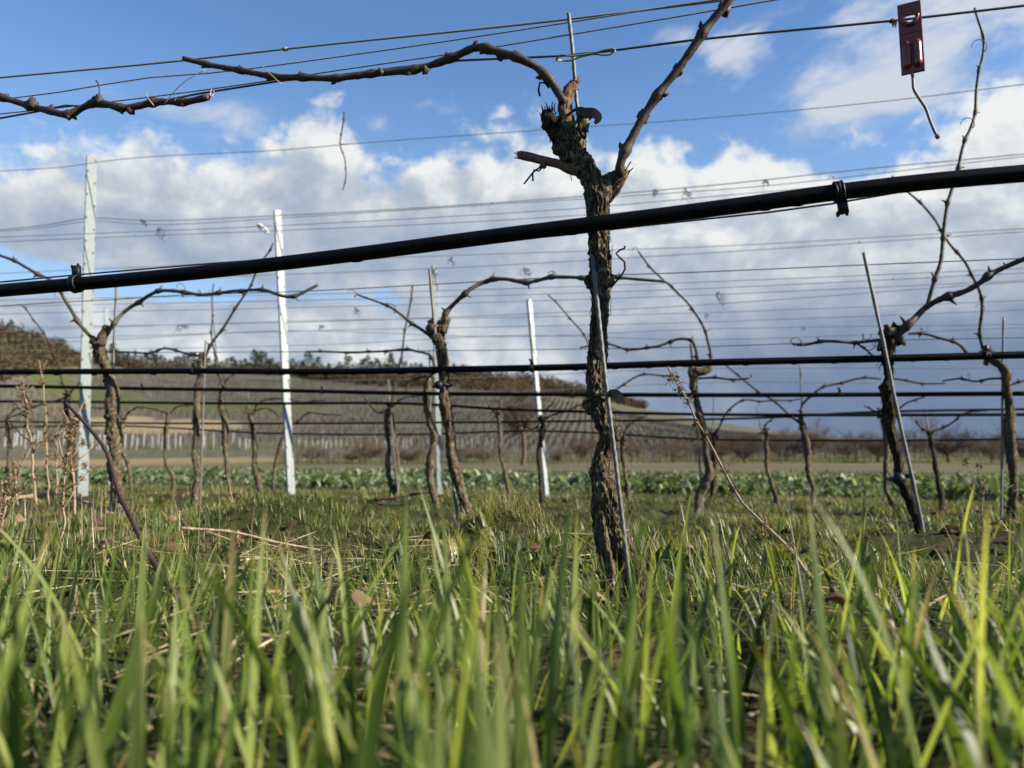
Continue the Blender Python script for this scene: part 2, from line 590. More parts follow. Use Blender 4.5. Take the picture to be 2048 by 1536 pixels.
MATS['ground'] = principled('ground_soil', soil_color, rough=0.95, spec=0.1, bump=lambda b, p: (b.noise(p, 60, 6, 0.7), 0.8, 0.02))
MATS['field'] = principled('field_soil', lambda b, p: b.ramp(b.noise(stretch(b, p, 0.06, 0.35, 1), 1.0, 5, 0.6), [(0.3, (0.055, 0.048, 0.030)), (0.7, (0.10, 0.080, 0.054))]), rough=0.95, spec=0.1)


def meadow_color(b, p):
    st = b.noise(stretch(b, p, 0.018, 0.16, 0), 1.0, 3, 0.5)
    gr = b.noise(p, 0.5, 5, 0.65)
    green = b.ramp(gr, [(0.3, (0.035, 0.050, 0.012)), (0.75, (0.078, 0.095, 0.026))])
    tan = b.ramp(gr, [(0.3, (0.13, 0.092, 0.052)), (0.75, (0.22, 0.165, 0.095))])
    x = b.node('ShaderNodeSeparateXYZ', {0: p}).outputs[0]
    return b.mix(b.smooth(b.m('ADD', st, b.m('MULTIPLY', b.m('SUBTRACT', 1.0, b.smooth(x, -75, -28)), 0.25)), 0.50, 0.62), green, tan)


MATS['meadow'] = principled('meadow_grass', meadow_color, rough=0.95, spec=0.05)


HILL_TAN = [(330, 226, 24, 22), (230, 240, 12, 16)]      # picture column, depth, half sizes
HILL_GREEN = [(330, 300, 70, 28), (560, 180, 30, 6), (150, 330, 30, 20)]


def hill_color(b, p):
    big = b.noise(stretch(b, p, 0.010, 0.022, 0), 1.0, 3, 0.5, 0.4)
    fine = b.noise(p, 0.35, 5, 0.65)
    olive = b.ramp(fine, [(0.3, (0.050, 0.050, 0.034)), (0.75, (0.088, 0.086, 0.062))])  # hill tones greyed: distance haze is put into the colour
    brown = b.ramp(fine, [(0.3, (0.060, 0.052, 0.040)), (0.75, (0.102, 0.090, 0.068))])
    green = b.ramp(fine, [(0.3, (0.040, 0.048, 0.020)), (0.75, (0.072, 0.080, 0.034))])
    c = b.mix(b.smooth(big, 0.46, 0.54), olive, brown)
    c = b.mix(b.smooth(big, 0.60, 0.66), c, green)
    tan = b.ramp(fine, [(0.3, (0.15, 0.115, 0.068)), (0.75, (0.22, 0.175, 0.11))])
    for (px, d, rx, ry) in HILL_TAN:
        c = b.mix(hill_zone(b, p, px, d, rx, ry), c, tan)
    for (px, d, rx, ry) in HILL_GREEN:
        c = b.mix(hill_zone(b, p, px, d, rx, ry), c, green)
    return c


def hill_zone(b, p, px, d, rx, ry):
    x = (px - 1024) / F_PX * d
    q = b.vm('MULTIPLY', b.vm('SUBTRACT', p, (x, d, 0)), (1.0 / rx, 1.0 / ry, 0))
    wob = b.m('MULTIPLY', b.m('SUBTRACT', b.noise(stretch(b, p, 0.03, 0.06, 0), 1.0, 3, 0.6), 0.5), 0.7)
    ln = b.node('ShaderNodeVectorMath', {0: q}, operation='LENGTH').outputs['Value']
    return b.m('SUBTRACT', 1.0, b.smooth(b.m('ADD', ln, wob), 0.8, 1.0))


MATS['hill'] = principled('hill_cover', hill_color, rough=0.95, spec=0.05)


def leaf_material(name, stops, trans=0.35, gloss=0.08, rough=0.4, tip=None):
    m, b, out = material(name)
    at = b.node('ShaderNodeAttribute', attribute_name='tint')
    tl = b.node('ShaderNodeAttribute', attribute_name='along')
    col = b.ramp(at.outputs['Fac'], stops)
    geo = b.node('ShaderNodeNewGeometry')
    nz = b.noise(geo.outputs['Position'], 60, 3, 0.6)
    col = b.mix(b.m('MULTIPLY', b.smooth(nz, 0.35, 0.75), 0.28), col, b.vm('MULTIPLY', col, (0.65, 0.7, 0.6)))
    if tip:
        col = b.mix(b.m('MULTIPLY', b.smooth(tl.outputs['Fac'], 0.8, 1.0), b.smooth(b.m('FRACT', b.m('MULTIPLY', at.outputs['Fac'], 37.0)), 0.5, 0.7)), col, tip)
    df = b.node('ShaderNodeBsdfDiffuse', {'Color': col, 'Roughness': 0.5})
    tr = b.node('ShaderNodeBsdfTranslucent', {'Color': b.vm('MULTIPLY', col, (1.35, 1.35, 0.6))})
    gl = b.node('ShaderNodeBsdfGlossy', {'Color': (1, 1, 1, 1), 'Roughness': rough})
    m1 = b.node('ShaderNodeMixShader', {0: trans, 1: df.outputs[0], 2: tr.outputs[0]})
    m2 = b.node('ShaderNodeMixShader', {0: gloss, 1: m1.outputs[0], 2: gl.outputs[0]})
    b.l.new(m2.outputs[0], out.inputs[0])
    return m


MATS['grass'] = leaf_material('grass_blades', [(0.0, (0.012, 0.027, 0.005)), (0.30, (0.052, 0.086, 0.015)), (0.58, (0.150, 0.200, 0.045)), (0.82, (0.29, 0.325, 0.105)), (0.90, (0.28, 0.23, 0.10)), (1.0, (0.36, 0.29, 0.16))],
                              0.50, 0.022, 0.48, tip=(0.42, 0.36, 0.16))
MATS['turf'] = leaf_material('turf_blades', [(0.0, (0.024, 0.048, 0.007)), (0.35, (0.068, 0.104, 0.015)), (0.62, (0.16, 0.18, 0.030)), (0.80, (0.23, 0.20, 0.06)), (0.9, (0.21, 0.155, 0.08)), (1.0, (0.30, 0.235, 0.14))], 0.4, 0.03, 0.5)
MATS['straw'] = leaf_material('dead_straw', [(0.0, (0.11, 0.07, 0.035)), (0.5, (0.24, 0.18, 0.095)), (1.0, (0.36, 0.29, 0.17))], 0.2, 0.05, 0.5)
MATS['crop'] = leaf_material('crop_leaves', [(0.0, (0.042, 0.066, 0.028)), (0.5, (0.095, 0.132, 0.062)), (0.8, (0.185, 0.215, 0.14)), (1.0, (0.29, 0.315, 0.235))], 0.35, 0.015, 0.6)
MATS['deadleaf'] = leaf_material('dead_leaf', [(0.0, (0.035, 0.016, 0.010)), (0.5, (0.085, 0.045, 0.026)), (1.0, (0.17, 0.11, 0.065))], 0.1, 0.04, 0.5)
MATS['pine'] = leaf_material('pine_needles', [(0.0, (0.014, 0.023, 0.009)), (1.0, (0.036, 0.048, 0.018))], 0.1, 0.02, 0.6)
MATS['twigs'] = leaf_material('bare_twigs', [(0.0, (0.040, 0.029, 0.018)), (0.6, (0.075, 0.056, 0.035)), (1.0, (0.095, 0.088, 0.045))], 0.05, 0.0, 0.6)
MATS['branch'] = principled('branch_bark', lambda b, p: b.ramp(b.noise(p, 6, 3, 0.6), [(0.3, (0.055, 0.040, 0.028)), (0.8, (0.12, 0.09, 0.064))]), rough=0.9, spec=0.1)
MATS['whitepost'] = principled('weathered_post', lambda b, p: b.ramp(b.noise(p, 0.3, 2, 0.6), [(0.3, (0.20, 0.20, 0.20)), (0.7, (0.36, 0.36, 0.355))]), rough=0.7)
MATS['farvine'] = leaf_material('far_vine_rows', [(0.0, (0.050, 0.043, 0.033)), (0.7, (0.092, 0.083, 0.065)), (0.85, (0.16, 0.158, 0.148)), (1.0, (0.22, 0.22, 0.215))], 0.0, 0.0, 0.6)

# ------------------------------------------------------------------ terrain
S_Z = [(-50, 0.03), (0.0, 0.03), (1.1, 0.03), (1.9, -0.015), (2.6, -0.055), (4.1, -0.040), (5.6, -0.072), (7.1, -0.098), (8.6, -0.13), (10, -0.155), (40, -0.25), (46, -0.22), (100, 0.22), (115, 0.5), (165, 2.6), (4000, 2.6)]
RIDGE = [(-2500, 560), (-900, 590), (-200, 640), (0, 662), (90, 690), (170, 722), (300, 737), (600, 746), (950, 748), (1100, 765), (1200, 790), (1300, 821), (1450, 848), (1600, 867), (1780, 884), (2048, 892), (4000, 895)]
RIDGE_D = [(-2500, 300), (0, 330), (170, 470), (400, 520), (1000, 540), (1800, 800), (2100, 1000), (4000, 1000)]


def azpx(X, Y):
    return 1024 + F_PX * np.tan(np.clip(np.arctan2(X, Y), -1.25, 1.25))


def ground_z(X, Y, bumps=True):
    X = np.asarray(X, float)
    Y = np.asarray(Y, float)
    s = Y + ROW_S * np.clip(X, -60, 60)
    z = np.interp(s, [a for a, _ in S_Z], [a for _, a in S_Z])
    z = z - 0.012 * np.clip(X, -5, 5) * np.clip(s / 3, 0, 1)
    r = np.hypot(X, Y)
    if bumps:
        near = np.clip(1 - r / 14, 0, 1)
        hum = np.exp(-((s - 2.05) / 0.30) ** 2) * 0.075 * (0.6 + vnoise(X * 1.7, Y * 1.7, 0, 5))
        z = z + near * 0.055 * hummock(X, Y) * np.clip((s - 1.3) / 0.8, 0, 1)
        z = z + near * (0.022 * fbm(X * 2.6, Y * 2.6, 0, 3, 11) * np.clip(s / 1.5, 0.3, 1) + 0.014 * fbm(X * 10, Y * 10, 0, 3, 23)) + hum * np.clip((r - 0.7) / 0.5, 0, 1)
    # hills
    px = azpx(X, Y)
    front = Y > 0
    d = np.maximum(r * np.cos(np.clip(np.arctan2(X, np.maximum(Y, 1e-3)), -1.25, 1.25)), 1)
    ry = np.interp(px, [a for a, _ in RIDGE], [a for _, a in RIDGE])
    rd = np.interp(px, [a for a, _ in RIDGE_D], [a for _, a in RIDGE_D])
    zr = CAM_Z + (930 - ry) / F_PX * rd * 1.0
    t = np.clip((d - 165) / (rd - 165), 0, 1)
    over = np.clip((d - rd) / 400, 0, 1)
    hz = 2.6 + (zr - 2.6) * (0.75 * t + 0.25 * t * t) - over * np.maximum(zr - 3, 0) * 0.9
    wob = np.clip((d - 180) / 60, 0, 1) * 0.6 * fbm(X * 0.03, Y * 0.03, 0, 3, 3)
    hz = hz + wob * np.clip(zr / 30, 0, 1)
    return np.where(front & (d > 165), hz, z)


def hummock(X, Y):
    return np.clip(fbm(np.asarray(X) * 3.1, np.asarray(Y) * 3.1, 0, 2, 131) * 1.3 + 0.1, -0.3, 1)


def polar(name, r0, r1, fac, mat, label_kind='structure'):
    n = max(2, int(math.log(r1 / r0) / math.log(fac)) + 1)
    rr = np.geomspace(r0, r1, n)
    th = np.concatenate([np.linspace(-math.pi, -0.85, 100, endpoint=False), np.linspace(-0.85, 0.85, 420, endpoint=False), np.linspace(0.85, math.pi, 100, endpoint=False)])
    R, T = np.meshgrid(rr, th, indexing='ij')
    X, Y = R * np.sin(T), R * np.cos(T)
    Z = ground_z(X, Y)
    V = np.stack([X, Y, Z], -1).reshape(-1, 3)
    m = len(th)
    i = np.arange(n - 1)[:, None] * m
    j = np.arange(m)[None]
    j2 = (j + 1) % m
    q = np.stack([i + j, i + m + j, i + m + j2, i + j2], -1).reshape(-1, 4)
    faces = [q]
    if r0 < 0.1:
        V = np.vstack([V, [[0, 0, float(ground_z(0, 0))]]])
        c = len(V) - 1
        faces.append(np.stack([np.full(m, c), np.arange(m), (np.arange(m) + 1) % m], -1))
    me = fast_mesh(name, V, faces)
    me.materials.append(mat)
    o = bpy.data.objects.new(name, me)
    COL.objects.link(o)
    o['kind'] = label_kind
    return o


tag(polar('ground', 0.05, 45, 1.02, MATS['ground']), 'mossy brown vineyard soil under the vines', 'ground')
tag(polar('field', 45, 104, 1.04, MATS['field']), 'bare tan field strip beyond the leafy crop', 'field')
tag(polar('meadow', 104, 165, 1.03, MATS['meadow']), 'green and straw coloured strips below the orchard', 'meadow')
tag(polar('hill', 165, 3500, 1.02, MATS['hill']), 'long hillside with vineyards sloping down to the right', 'hill')


def on_ground(px, d):
    """ground point at picture column px and depth d"""
    x = (px - 1024) / F_PX * d
    return np.array([x, d, float(ground_z(x, d))])


# ------------------------------------------------------------------ scattered leaf faces
def leaf_cloud(centres, size, rng, flat=0.5, aspect=1.0):
    """n random quads round given centres -> verts, quads"""
    n = len(centres)
    a = rng.normal(size=(n, 3))
    a /= np.linalg.norm(a, axis=1)[:, None]
    bb = np.cross(a, rng.normal(size=(n, 3)))
    bb /= np.linalg.norm(bb, axis=1)[:, None]
    sz = size * rng.uniform(0.6, 1.4, n)
    a = a * (sz * aspect)[:, None]
    bb = bb * sz[:, None] / aspect
    V = np.stack([centres - a, centres - bb * 0.6, centres + a, centres + bb * 0.6], 1).reshape(-1, 3)
    q = np.arange(4 * n).reshape(n, 4)
    return V, q


def pine_mesh(seed):
    rng = np.random.default_rng(seed)
    h = 1.0
    n = 260
    # crown made of irregular whorled clumps
    cs = []
    k = rng.integers(9, 14)
    base = rng.uniform(0.18, 0.4)
    for i in range(k):
        t = (i + rng.uniform(0, 0.8)) / k
        z = base + (0.98 - base) * t
        rad = (0.26 * (1 - t) ** 0.8 + 0.05) * rng.uniform(0.6, 1.25)
        for _ in range(3):
            aa = rng.uniform(0, 2 * math.pi)
            cs.append((math.cos(aa) * rad * 0.7, math.sin(aa) * rad * 0.7, z, rad * 0.55))
    cs = np.array(cs)
    pick = rng.integers(0, len(cs), n)
    c = cs[pick]
    pts = c[:, :3] + rng.normal(size=(n, 3)) * c[:, 3:4] * np.array([0.6, 0.6, 0.35])
    V, q = leaf_cloud(pts, 0.045, rng, aspect=1.2)
    crown = fast_mesh('crown', V, q, {'tint': np.repeat(rng.uniform(0, 1, n), 4), 'along': np.zeros(4 * n)}, smooth=False)
    crown.materials.append(MATS['pine'])
    mb = MB()
    tube(mb, np.array([[0, 0, -0.05], [0.01, 0, 0.4], [0, 0.01, 0.9]]), [0.022, 0.016, 0.004], 5)
    tr = fast_mesh('trunk', np.concatenate(mb.v), [np.array(x) for x in mb.f.values()])
    tr.materials.append(MATS['branch'])
    return crown, tr


PINES = [pine_mesh(i) for i in range(7)]


def put_pine(px, d, hpx, var, wide, label, group, name='pine_tree'):
    loc = on_ground(px, d)
    e = empty(name, loc)
    s = hpx / F_PX * d
    e.scale = (s * wide, s * wide, s)
    e.rotation_euler = (0, 0, RNG.uniform(0, 6.28))
    for nm, me in zip(('crown', 'trunk'), PINES[var]):
        o = bpy.data.objects.new(nm, me)
        o.parent = e
        COL.objects.link(o)
    tag(e, label, 'tree', group)
    return e


rg = np.random.default_rng(4)
px = 205.0
k = 0
while px < 945:
    dens = 1.0 if px < 640 else (0.6 if px < 720 else 1.0)
    if rg.uniform() < dens:
        big = rg.uniform() < 0.3
        hp = rg.uniform(34, 46) if big else rg.uniform(22, 33)
        if px > 830:
            hp *= 0.55
        rdist = float(np.interp(px, [a for a, _ in RIDGE_D], [a for _, a in RIDGE_D]))
        put_pine(px, rdist - rg.uniform(0, 12), hp, k % 7, rg.uniform(0.9, 1.5), 'dark pine standing in the line of trees along the ridge', 'pines along the ridge')
        k += 1
    px += rg.uniform(6, 13) if px < 640 else rg.uniform(5, 11)
put_pine(8, 318, 48, 2, 1.1, 'dark evergreen on top of the wooded slope at far left', 'evergreens on the left slope')
put_pine(112, 385, 42, 3, 1.3, 'dark evergreen on the crest beside the first galvanised post, bigger of two', 'evergreens on the left slope')
put_pine(136, 400, 26, 5, 1.2, 'small dark evergreen on the crest beside the first galvanised post', 'evergreens on the left slope')


def woodland():
    rng = np.random.default_rng(21)
    cents, tint = [], []

    def zone(x0, x1, n, tlo, thi, size):
        for _ in range(n):
            pxx = rng.uniform(x0, x1)
            rd = float(np.interp(pxx, [a for a, _ in RIDGE_D], [a for _, a in RIDGE_D]))
            lo, hi = tlo(pxx), thi(pxx)
            if hi <= lo:
                continue
            d = 165 + (rd - 165) * rng.uniform(lo, hi)
            g = on_ground(pxx, d)
            h = size * rng.uniform(0.5, 1.2)
            m = 46
            u = rng.normal(size=(m, 3))
            u /= np.linalg.norm(u, axis=1)[:, None]
            u *= rng.uniform(0.45, 1.0, m)[:, None] ** 0.5
            c = g + np.array([0, 0, h * 0.5]) + u * np.array([h * 0.62, h * 0.62, h * 0.55])
            cents.append(c)
            tint.append(np.clip(rng.normal(rng.uniform(0.15, 0.75), 0.15, m), 0, 1))
    zone(-260, 172, 620, lambda x: 0.50 + max(0, x) / 172 * 0.35, lambda x: 1.0, 5.5)
    zone(170, 640, 260, lambda x: 0.94, lambda x: 1.0, 5.0)
    zone(560, 1290, 900, lambda x: float(np.interp(x, [560, 640, 760, 1000, 1150, 1290], [0.97, 0.84, 0.72, 0.66, 0.72, 0.95])), lambda x: 1.0, 6.0)
    C = np.concatenate(cents)
    T = np.concatenate(tint)
    V, q = leaf_cloud(C, 0.62, rng, aspect=1.3)
    me = fast_mesh('woodland', V, q, {'tint': np.repeat(T, 4), 'along': np.zeros(len(V))}, smooth=False)
    me.materials.append(MATS['twigs'])
    o = bpy.data.objects.new('woodland', me)
    COL.objects.link(o)
    tag(o, 'brown leafless woodland covering the upper hillside', 'woodland', None, 'stuff')


woodland()


def far_vineyard():
    rng = np.random.default_rng(31)
    Vs, n, tint = [], 0, []

    def stick(base, top, w, side):
        s = np.stack([base - side * w, base + side * w, top + side * w, top - side * w], 1)
        return s
    for x0 in np.arange(-330, 420, 2.4):
        ys = np.arange(172, 480, 1.25)
        ys = ys + rng.uniform(-0.3, 0.3, len(ys))
        xs = x0 + (ys - 170) * 0.10 + 0.5 * vnoise(ys * 0.02, x0 * 0.3, 0, 4) + rng.uniform(-0.55, 0.55, len(ys))
        pxx = azpx(xs, ys)
        rd = np.interp(pxx, [a for a, _ in RIDGE_D], [a for _, a in RIDGE_D])
        t = (ys - 165) / (rd - 165)
        lim = np.interp(pxx, [0, 100, 172, 560, 640, 760, 1000, 1150, 1290, 2000], [0.45, 0.6, 0.85, 0.93, 0.8, 0.68, 0.62, 0.66, 0.9, 0.95])
        # patchwork: tracks and meadow left free
        blk = vnoise(xs * 0.012 + 5, ys * 0.02, 0, 77)
        ok = (t < lim) & (pxx > -400) & (pxx < 2500) & (np.abs(((ys + xs * 0.15) % 74) - 6) > 4) 
        for (px, d, rx, ry) in HILL_TAN + HILL_GREEN:
            ok &= ((xs - (px - 1024) / F_PX * d) / rx) ** 2 + ((ys - d) / ry) ** 2 > 0.95
        xs, ys, blk = xs[ok], ys[ok], blk[ok]
        if len(xs) == 0:
            continue
        zs = ground_z(xs, ys)
        b = np.stack([xs, ys, zs], -1)
        post = (rng.uniform(size=len(xs)) < 0.22)
        h = np.where(post, 1.8, rng.uniform(0.8, 1.3, len(xs)))
        top = b + np.stack([rng.uniform(-0.15, 0.15, len(xs)), rng.uniform(-0.15, 0.15, len(xs)), h], -1)
        w = np.where(post, 0.055, 0.085)[:, None]
        for side in (np.array([1.0, 0, 0]), np.array([0.0, 1, 0])):
            Vs.append(stick(b, top, w, side).reshape(-1, 3))
            tint.append(np.repeat(np.where(post, rng.uniform(0.85, 1, len(xs)), rng.uniform(0, 0.75, len(xs))), 4))
    # unpruned vines and stakes between the orchard and the hill
    n_ = 5200
    ys = rng.choice(np.array([108.0, 113, 119, 126, 134, 143, 153, 162]), n_) + rng.uniform(-0.8, 0.8, n_)
    xs = (rng.uniform(560, 2250, n_) - 1024) / F_PX * ys
    b = np.stack([xs, ys, ground_z(xs, ys)], -1)
    post = rng.uniform(size=n_) < 0.10
    h = np.where(post, 1.7, rng.uniform(0.5, 1.7, n_))
    top = b + np.stack([np.where(post, 0, rng.normal(0, 0.55, n_)), rng.normal(0, 0.2, n_), h], -1)
    Vs.append(stick(b, top, np.where(post, 0.04, 0.022)[:, None], np.array([1.0, 0, 0])).reshape(-1, 3))
    tint.append(np.repeat(np.where(post, rng.uniform(0.8, 0.95, n_), rng.uniform(0.2, 0.7, n_)), 4))
    V = np.concatenate(Vs)
    q = np.arange(len(V)).reshape(-1, 4)
    me = fast_mesh('far_vineyard', V, q, {'tint': np.concatenate(tint), 'along': np.zeros(len(V))}, smooth=False)
    me.materials.append(MATS['farvine'])
    o = bpy.data.objects.new('far_vineyard', me)
    COL.objects.link(o)
    tag(o, 'rows of bare vines and thin posts covering the far hillside', 'vineyard', None, 'stuff')


far_vineyard()


def end_posts():
    me0 = None
    rng = np.random.default_rng(9)
    mb = MB()
    box(mb, (0, 0, 0.45), 0.10, 0.10, 0.55)
    tube(mb, np.array([[0, 0, 0.95], [0.02, 0, 1.05]]), [0.12, 0.08], 6)
    me0 = fast_mesh('end_post', np.concatenate(mb.v), [np.array(x) for x in mb.f.values()], smooth=False)
    me0.materials.append(MATS['whitepost'])
    pxs, q_ = [], -30.0
    while q_ < 1000:
        pxs.append(q_)
        q_ += rng.uniform(6, 17) + (rng.uniform(15, 50) if rng.uniform() < 0.06 else 0)
    for i, px in enumerate(pxs):
        d = 172 + rng.uniform(-2, 3) + (px / 1000) * 6
        loc = on_ground(px + rng.uniform(-3, 3), d)
        o = bpy.data.objects.new('end_post', me0)
        o.location = tuple(loc)
        h = rng.uniform(2.6, 3.6) * (1.0 if px < 480 else 0.62)
        o.scale = (rng.uniform(0.45, 1.15), 1, h)
        o.rotation_euler = (0, rng.uniform(-0.05, 0.05), 0)
        COL.objects.link(o)
        tag(o, 'pale end post at the foot of the far vineyard rows', 'post', 'end posts of the far vineyard')


end_posts()


def bare_tree_mesh(seed, spread=1.0, levels=3, trunk_h=0.22):
    rng = np.random.default_rng(seed)
    tm, cm = MB(), MB()
    fork = np.array([rng.uniform(-0.02, 0.02), rng.uniform(-0.02, 0.02), trunk_h])
    tube(tm, resample([[0, 0, -0.06], [0.02, 0.01, trunk_h * 0.5], fork], 0.05), 0.026, 7)

    def grow(p, d, L, r, lev):
        pts = [p]
        q = p.copy()
        dd = d.copy()
        for i in range(4):
            dd = dd + rng.normal(size=3) * 0.16 + np.array([0, 0, 0.05])
            dd /= np.linalg.norm(dd)
            q = q + dd * L / 4
            pts.append(q.copy())
        tube(cm, np.array(pts), np.linspace(r, r * 0.45, 5), 4 if lev else 3, cap=False)
        if lev == 0:
            return
        for k in range(6 if lev > 1 else 5):
            at = pts[rng.integers(1, 5)]
            nd = dd * 0.5 + rng.normal(size=3) * 0.65 * np.array([spread, spread, 0.7]) + np.array([0, 0, 0.25])
            nd /= np.linalg.norm(nd)
            grow(at, nd, L * rng.uniform(0.5, 0.75), r * 0.5, lev - 1)
    for k in range(6):
        a = k / 6 * 6.28 + rng.uniform(-0.3, 0.3)
        d = np.array([math.cos(a) * spread, math.sin(a) * spread, rng.uniform(0.25, 1.6)])
        grow(fork, d / np.linalg.norm(d), rng.uniform(0.22, 0.58), 0.015, levels)
    allv = np.concatenate(cm.v)
    pick = allv[rng.integers(0, len(allv), 900)] + rng.normal(size=(900, 3)) * 0.035
    pick = pick[pick[:, 2] > trunk_h]
    V_, q_ = leaf_cloud(pick, 0.016, rng, aspect=3.2)
    cm.addq(V_, q_)
    ms = []
    for nm, mb in (('trunk', tm), ('crown', cm)):
        me = fast_mesh(nm, np.concatenate(mb.v), [np.array(x) for x in mb.f.values()])
        me.materials.append(MATS['branch'])
        ms.append(me)
    return ms


def orchard():
    vars_ = [bare_tree_mesh(i, 1.15, 3, 0.13) for i in (3, 4, 5, 6, 8)]
    rng = np.random.default_rng(12)
    spots = [(1891, 100, 66, 'broad bare orchard tree with a dark forked trunk right of the leaning twin vines'), (1998, 104, 60, None), (2050, 100, 62, None), (1755, 110, 60, None), (1800, 122, 46, None),
             (1690, 118, 55, None), (1640, 112, 58, None), (1560, 115, 54, None), (1500, 112, 60, None), (1462, 126, 46, None), (1395, 118, 52, None), (1330, 116, 52, None), (1250, 120, 50, None),
             (1162, 108, 62, None), (1114, 108, 62, None), (960, 114, 56, None), (905, 122, 46, None), (818, 106, 62, 'dark bare orchard tree just left of the third galvanised post'), (748, 106, 60, None), (684, 118, 58, None), (620, 126, 44, None), (2120, 104, 60, None), (1945, 124, 44, None), (1590, 128, 42, None)]
    for px in range(1180, 2080, 38):
        spots.append((px + rng.uniform(-16, 16), rng.uniform(130, 156), rng.uniform(30, 46), None))
    for i, (px, d, hpx, lab) in enumerate(spots):
        px, d, hpx = px + (0 if lab else rng.uniform(-22, 22)), d * rng.uniform(0.95, 1.06), hpx * rng.uniform(0.72, 1.2)
        e = empty('orchard_tree', on_ground(px, d))
        s = hpx / F_PX * d
        s *= 1.15
        e.scale = (s * rng.uniform(0.9, 1.8), s * 1.3, s * rng.uniform(0.75, 1.25))
        e.rotation_euler = (0, 0, rng.uniform(0, 6.28))
        for nm, me in zip(('trunk', 'crown'), vars_[(i * 3 + 1) % 5]):
            o = bpy.data.objects.new(nm, me)
            o.parent = e
            COL.objects.link(o)
        tag(e, lab or 'low bare fruit tree with spreading branches in the orchard row', 'tree', 'fruit trees of the orchard')
    tall = bare_tree_mesh(42, 0.75, 3, 0.40)
    e = empty('bare_tree', on_ground(1045, 96))
    s = 150 / F_PX * 96
    e.scale = (s * 1.1, s * 1.1, s)
    for nm, me in zip(('trunk', 'crown'), tall):
        o = bpy.data.objects.new(nm, me)
        o.parent = e
        COL.objects.link(o)
    tag(e, 'tall thin bare tree rising above the orchard left of the fourth galvanised post', 'tree')
    # scrubby low trees at the far right
    for i, (px, d, hpx) in enumerate(((1930, 330, 34), (1975, 350, 30), (2020, 320, 40), (2060, 330, 34), (1870, 360, 22), (2110, 330, 36), (1820, 380, 18))):
        e = empty('distant_tree', on_ground(px, d))
        s = hpx / F_PX * d
        e.scale = (s * 1.5, s * 1.5, s)
        for nm, me in zip(('trunk', 'crown'), vars_[(i * 3 + 1) % 5]):
            o = bpy.data.objects.new(nm, me)
            o.parent = e
            COL.objects.link(o)
        tag(e, 'hazy bare tree on the skyline at the right end of the hill', 'tree', 'bare trees on the right skyline')


orchard()


# ------------------------------------------------------------------ leafy crop beyond the vines
def crop():
    rng = np.random.default_rng(55)
    pts = []
    r = 9.7
    while r < 46:
        sp = 0.145 * (1 + (r - 9.7) / 12)
        w = 1.05 * r
        xs = np.arange(-w, w, sp)
        xs = xs + rng.uniform(-0.12, 0.12, len(xs))
        ss = r + rng.uniform(-0.2, 0.2, len(xs))
        ys = ss - ROW_S * xs
        ok = (ys > 5)
        pts.append(np.stack([xs[ok], ys[ok]], -1))
        r += sp * 1.1
    pts = np.concatenate(pts)
    sd_ = pts[:, 1] + ROW_S * pts[:, 0]
    pts = pts[rng.uniform(size=len(pts)) < np.clip(0.86 + 0.55 * fbm(pts[:, 0] * 0.9, pts[:, 1] * 0.9, 0, 2, 3), 0.1, 1) * np.clip((sd_ - 9.4) / 1.6, 0.25, 1)]
    N = len(pts)
    L = 9
    base = np.repeat(pts, L, 0) + rng.normal(size=(N * L, 2)) * 0.03
    n = N * L
    vig = np.repeat(np.clip(1 + 0.5 * fbm(pts[:, 0] * 0.8, pts[:, 1] * 0.8, 0, 2, 8), 0.5, 1.4), L)
    phi = rng.uniform(0, 2 * math.pi, n)
    ln = rng.uniform(0.06, 0.17, n) * vig
    wd = ln * rng.uniform(0.15, 0.28, n)
    th0 = rng.uniform(0.0, 0.8, n)
    curl = rng.uniform(0.3, 1.5, n)
    seg = 4
    pos = np.stack([base[:, 0], base[:, 1], ground_z(base[:, 0], base[:, 1]) - 0.01 + rng.uniform(0, 0.09, n) * vig], -1)
    hd = np.stack([np.cos(phi), np.sin(phi), np.zeros(n)], -1)
    sd = np.stack([-np.sin(phi), np.cos(phi), rng.uniform(-0.4, 0.4, n)], -1)
    prof = [0.12, 0.75, 1.0, 0.8, 0.05]
    cur = pos.copy()
    cols = []
    for k in range(seg + 1):
        t = k / seg
        w = wd * prof[k]
        fold = np.array([0, 0, 0.35])
        cols.append(np.stack([cur - sd * w[:, None] + fold * w[:, None], cur, cur + sd * w[:, None] + fold * w[:, None]], 1))
        th = th0 + curl * t
        cur = cur + (hd * np.sin(th)[:, None] + np.array([0, 0, 1]) * np.cos(th)[:, None]) * (ln / seg)[:, None]
    V = np.stack(cols, 1).reshape(-1, 3)
    b = np.arange(n)[:, None, None] * (3 * (seg + 1))
    k = np.arange(seg)[None, :, None] * 3
    c = np.arange(2)[None, None, :]
    i0 = b + k + c
    q = np.stack([i0, i0 + 1, i0 + 4, i0 + 3], -1).reshape(-1, 4)
    tint = np.repeat(rng.uniform(0, 1, n), 3 * (seg + 1))
    me = fast_mesh('leafy_crop', V, q, {'tint': tint, 'along': np.zeros(len(V))})
    me.materials.append(MATS['crop'])
    o = bpy.data.objects.new('leafy_crop', me)
    COL.objects.link(o)
    tag(o, 'band of broad green leafy crop plants behind the last vine row', 'crop', None, 'stuff')


crop()


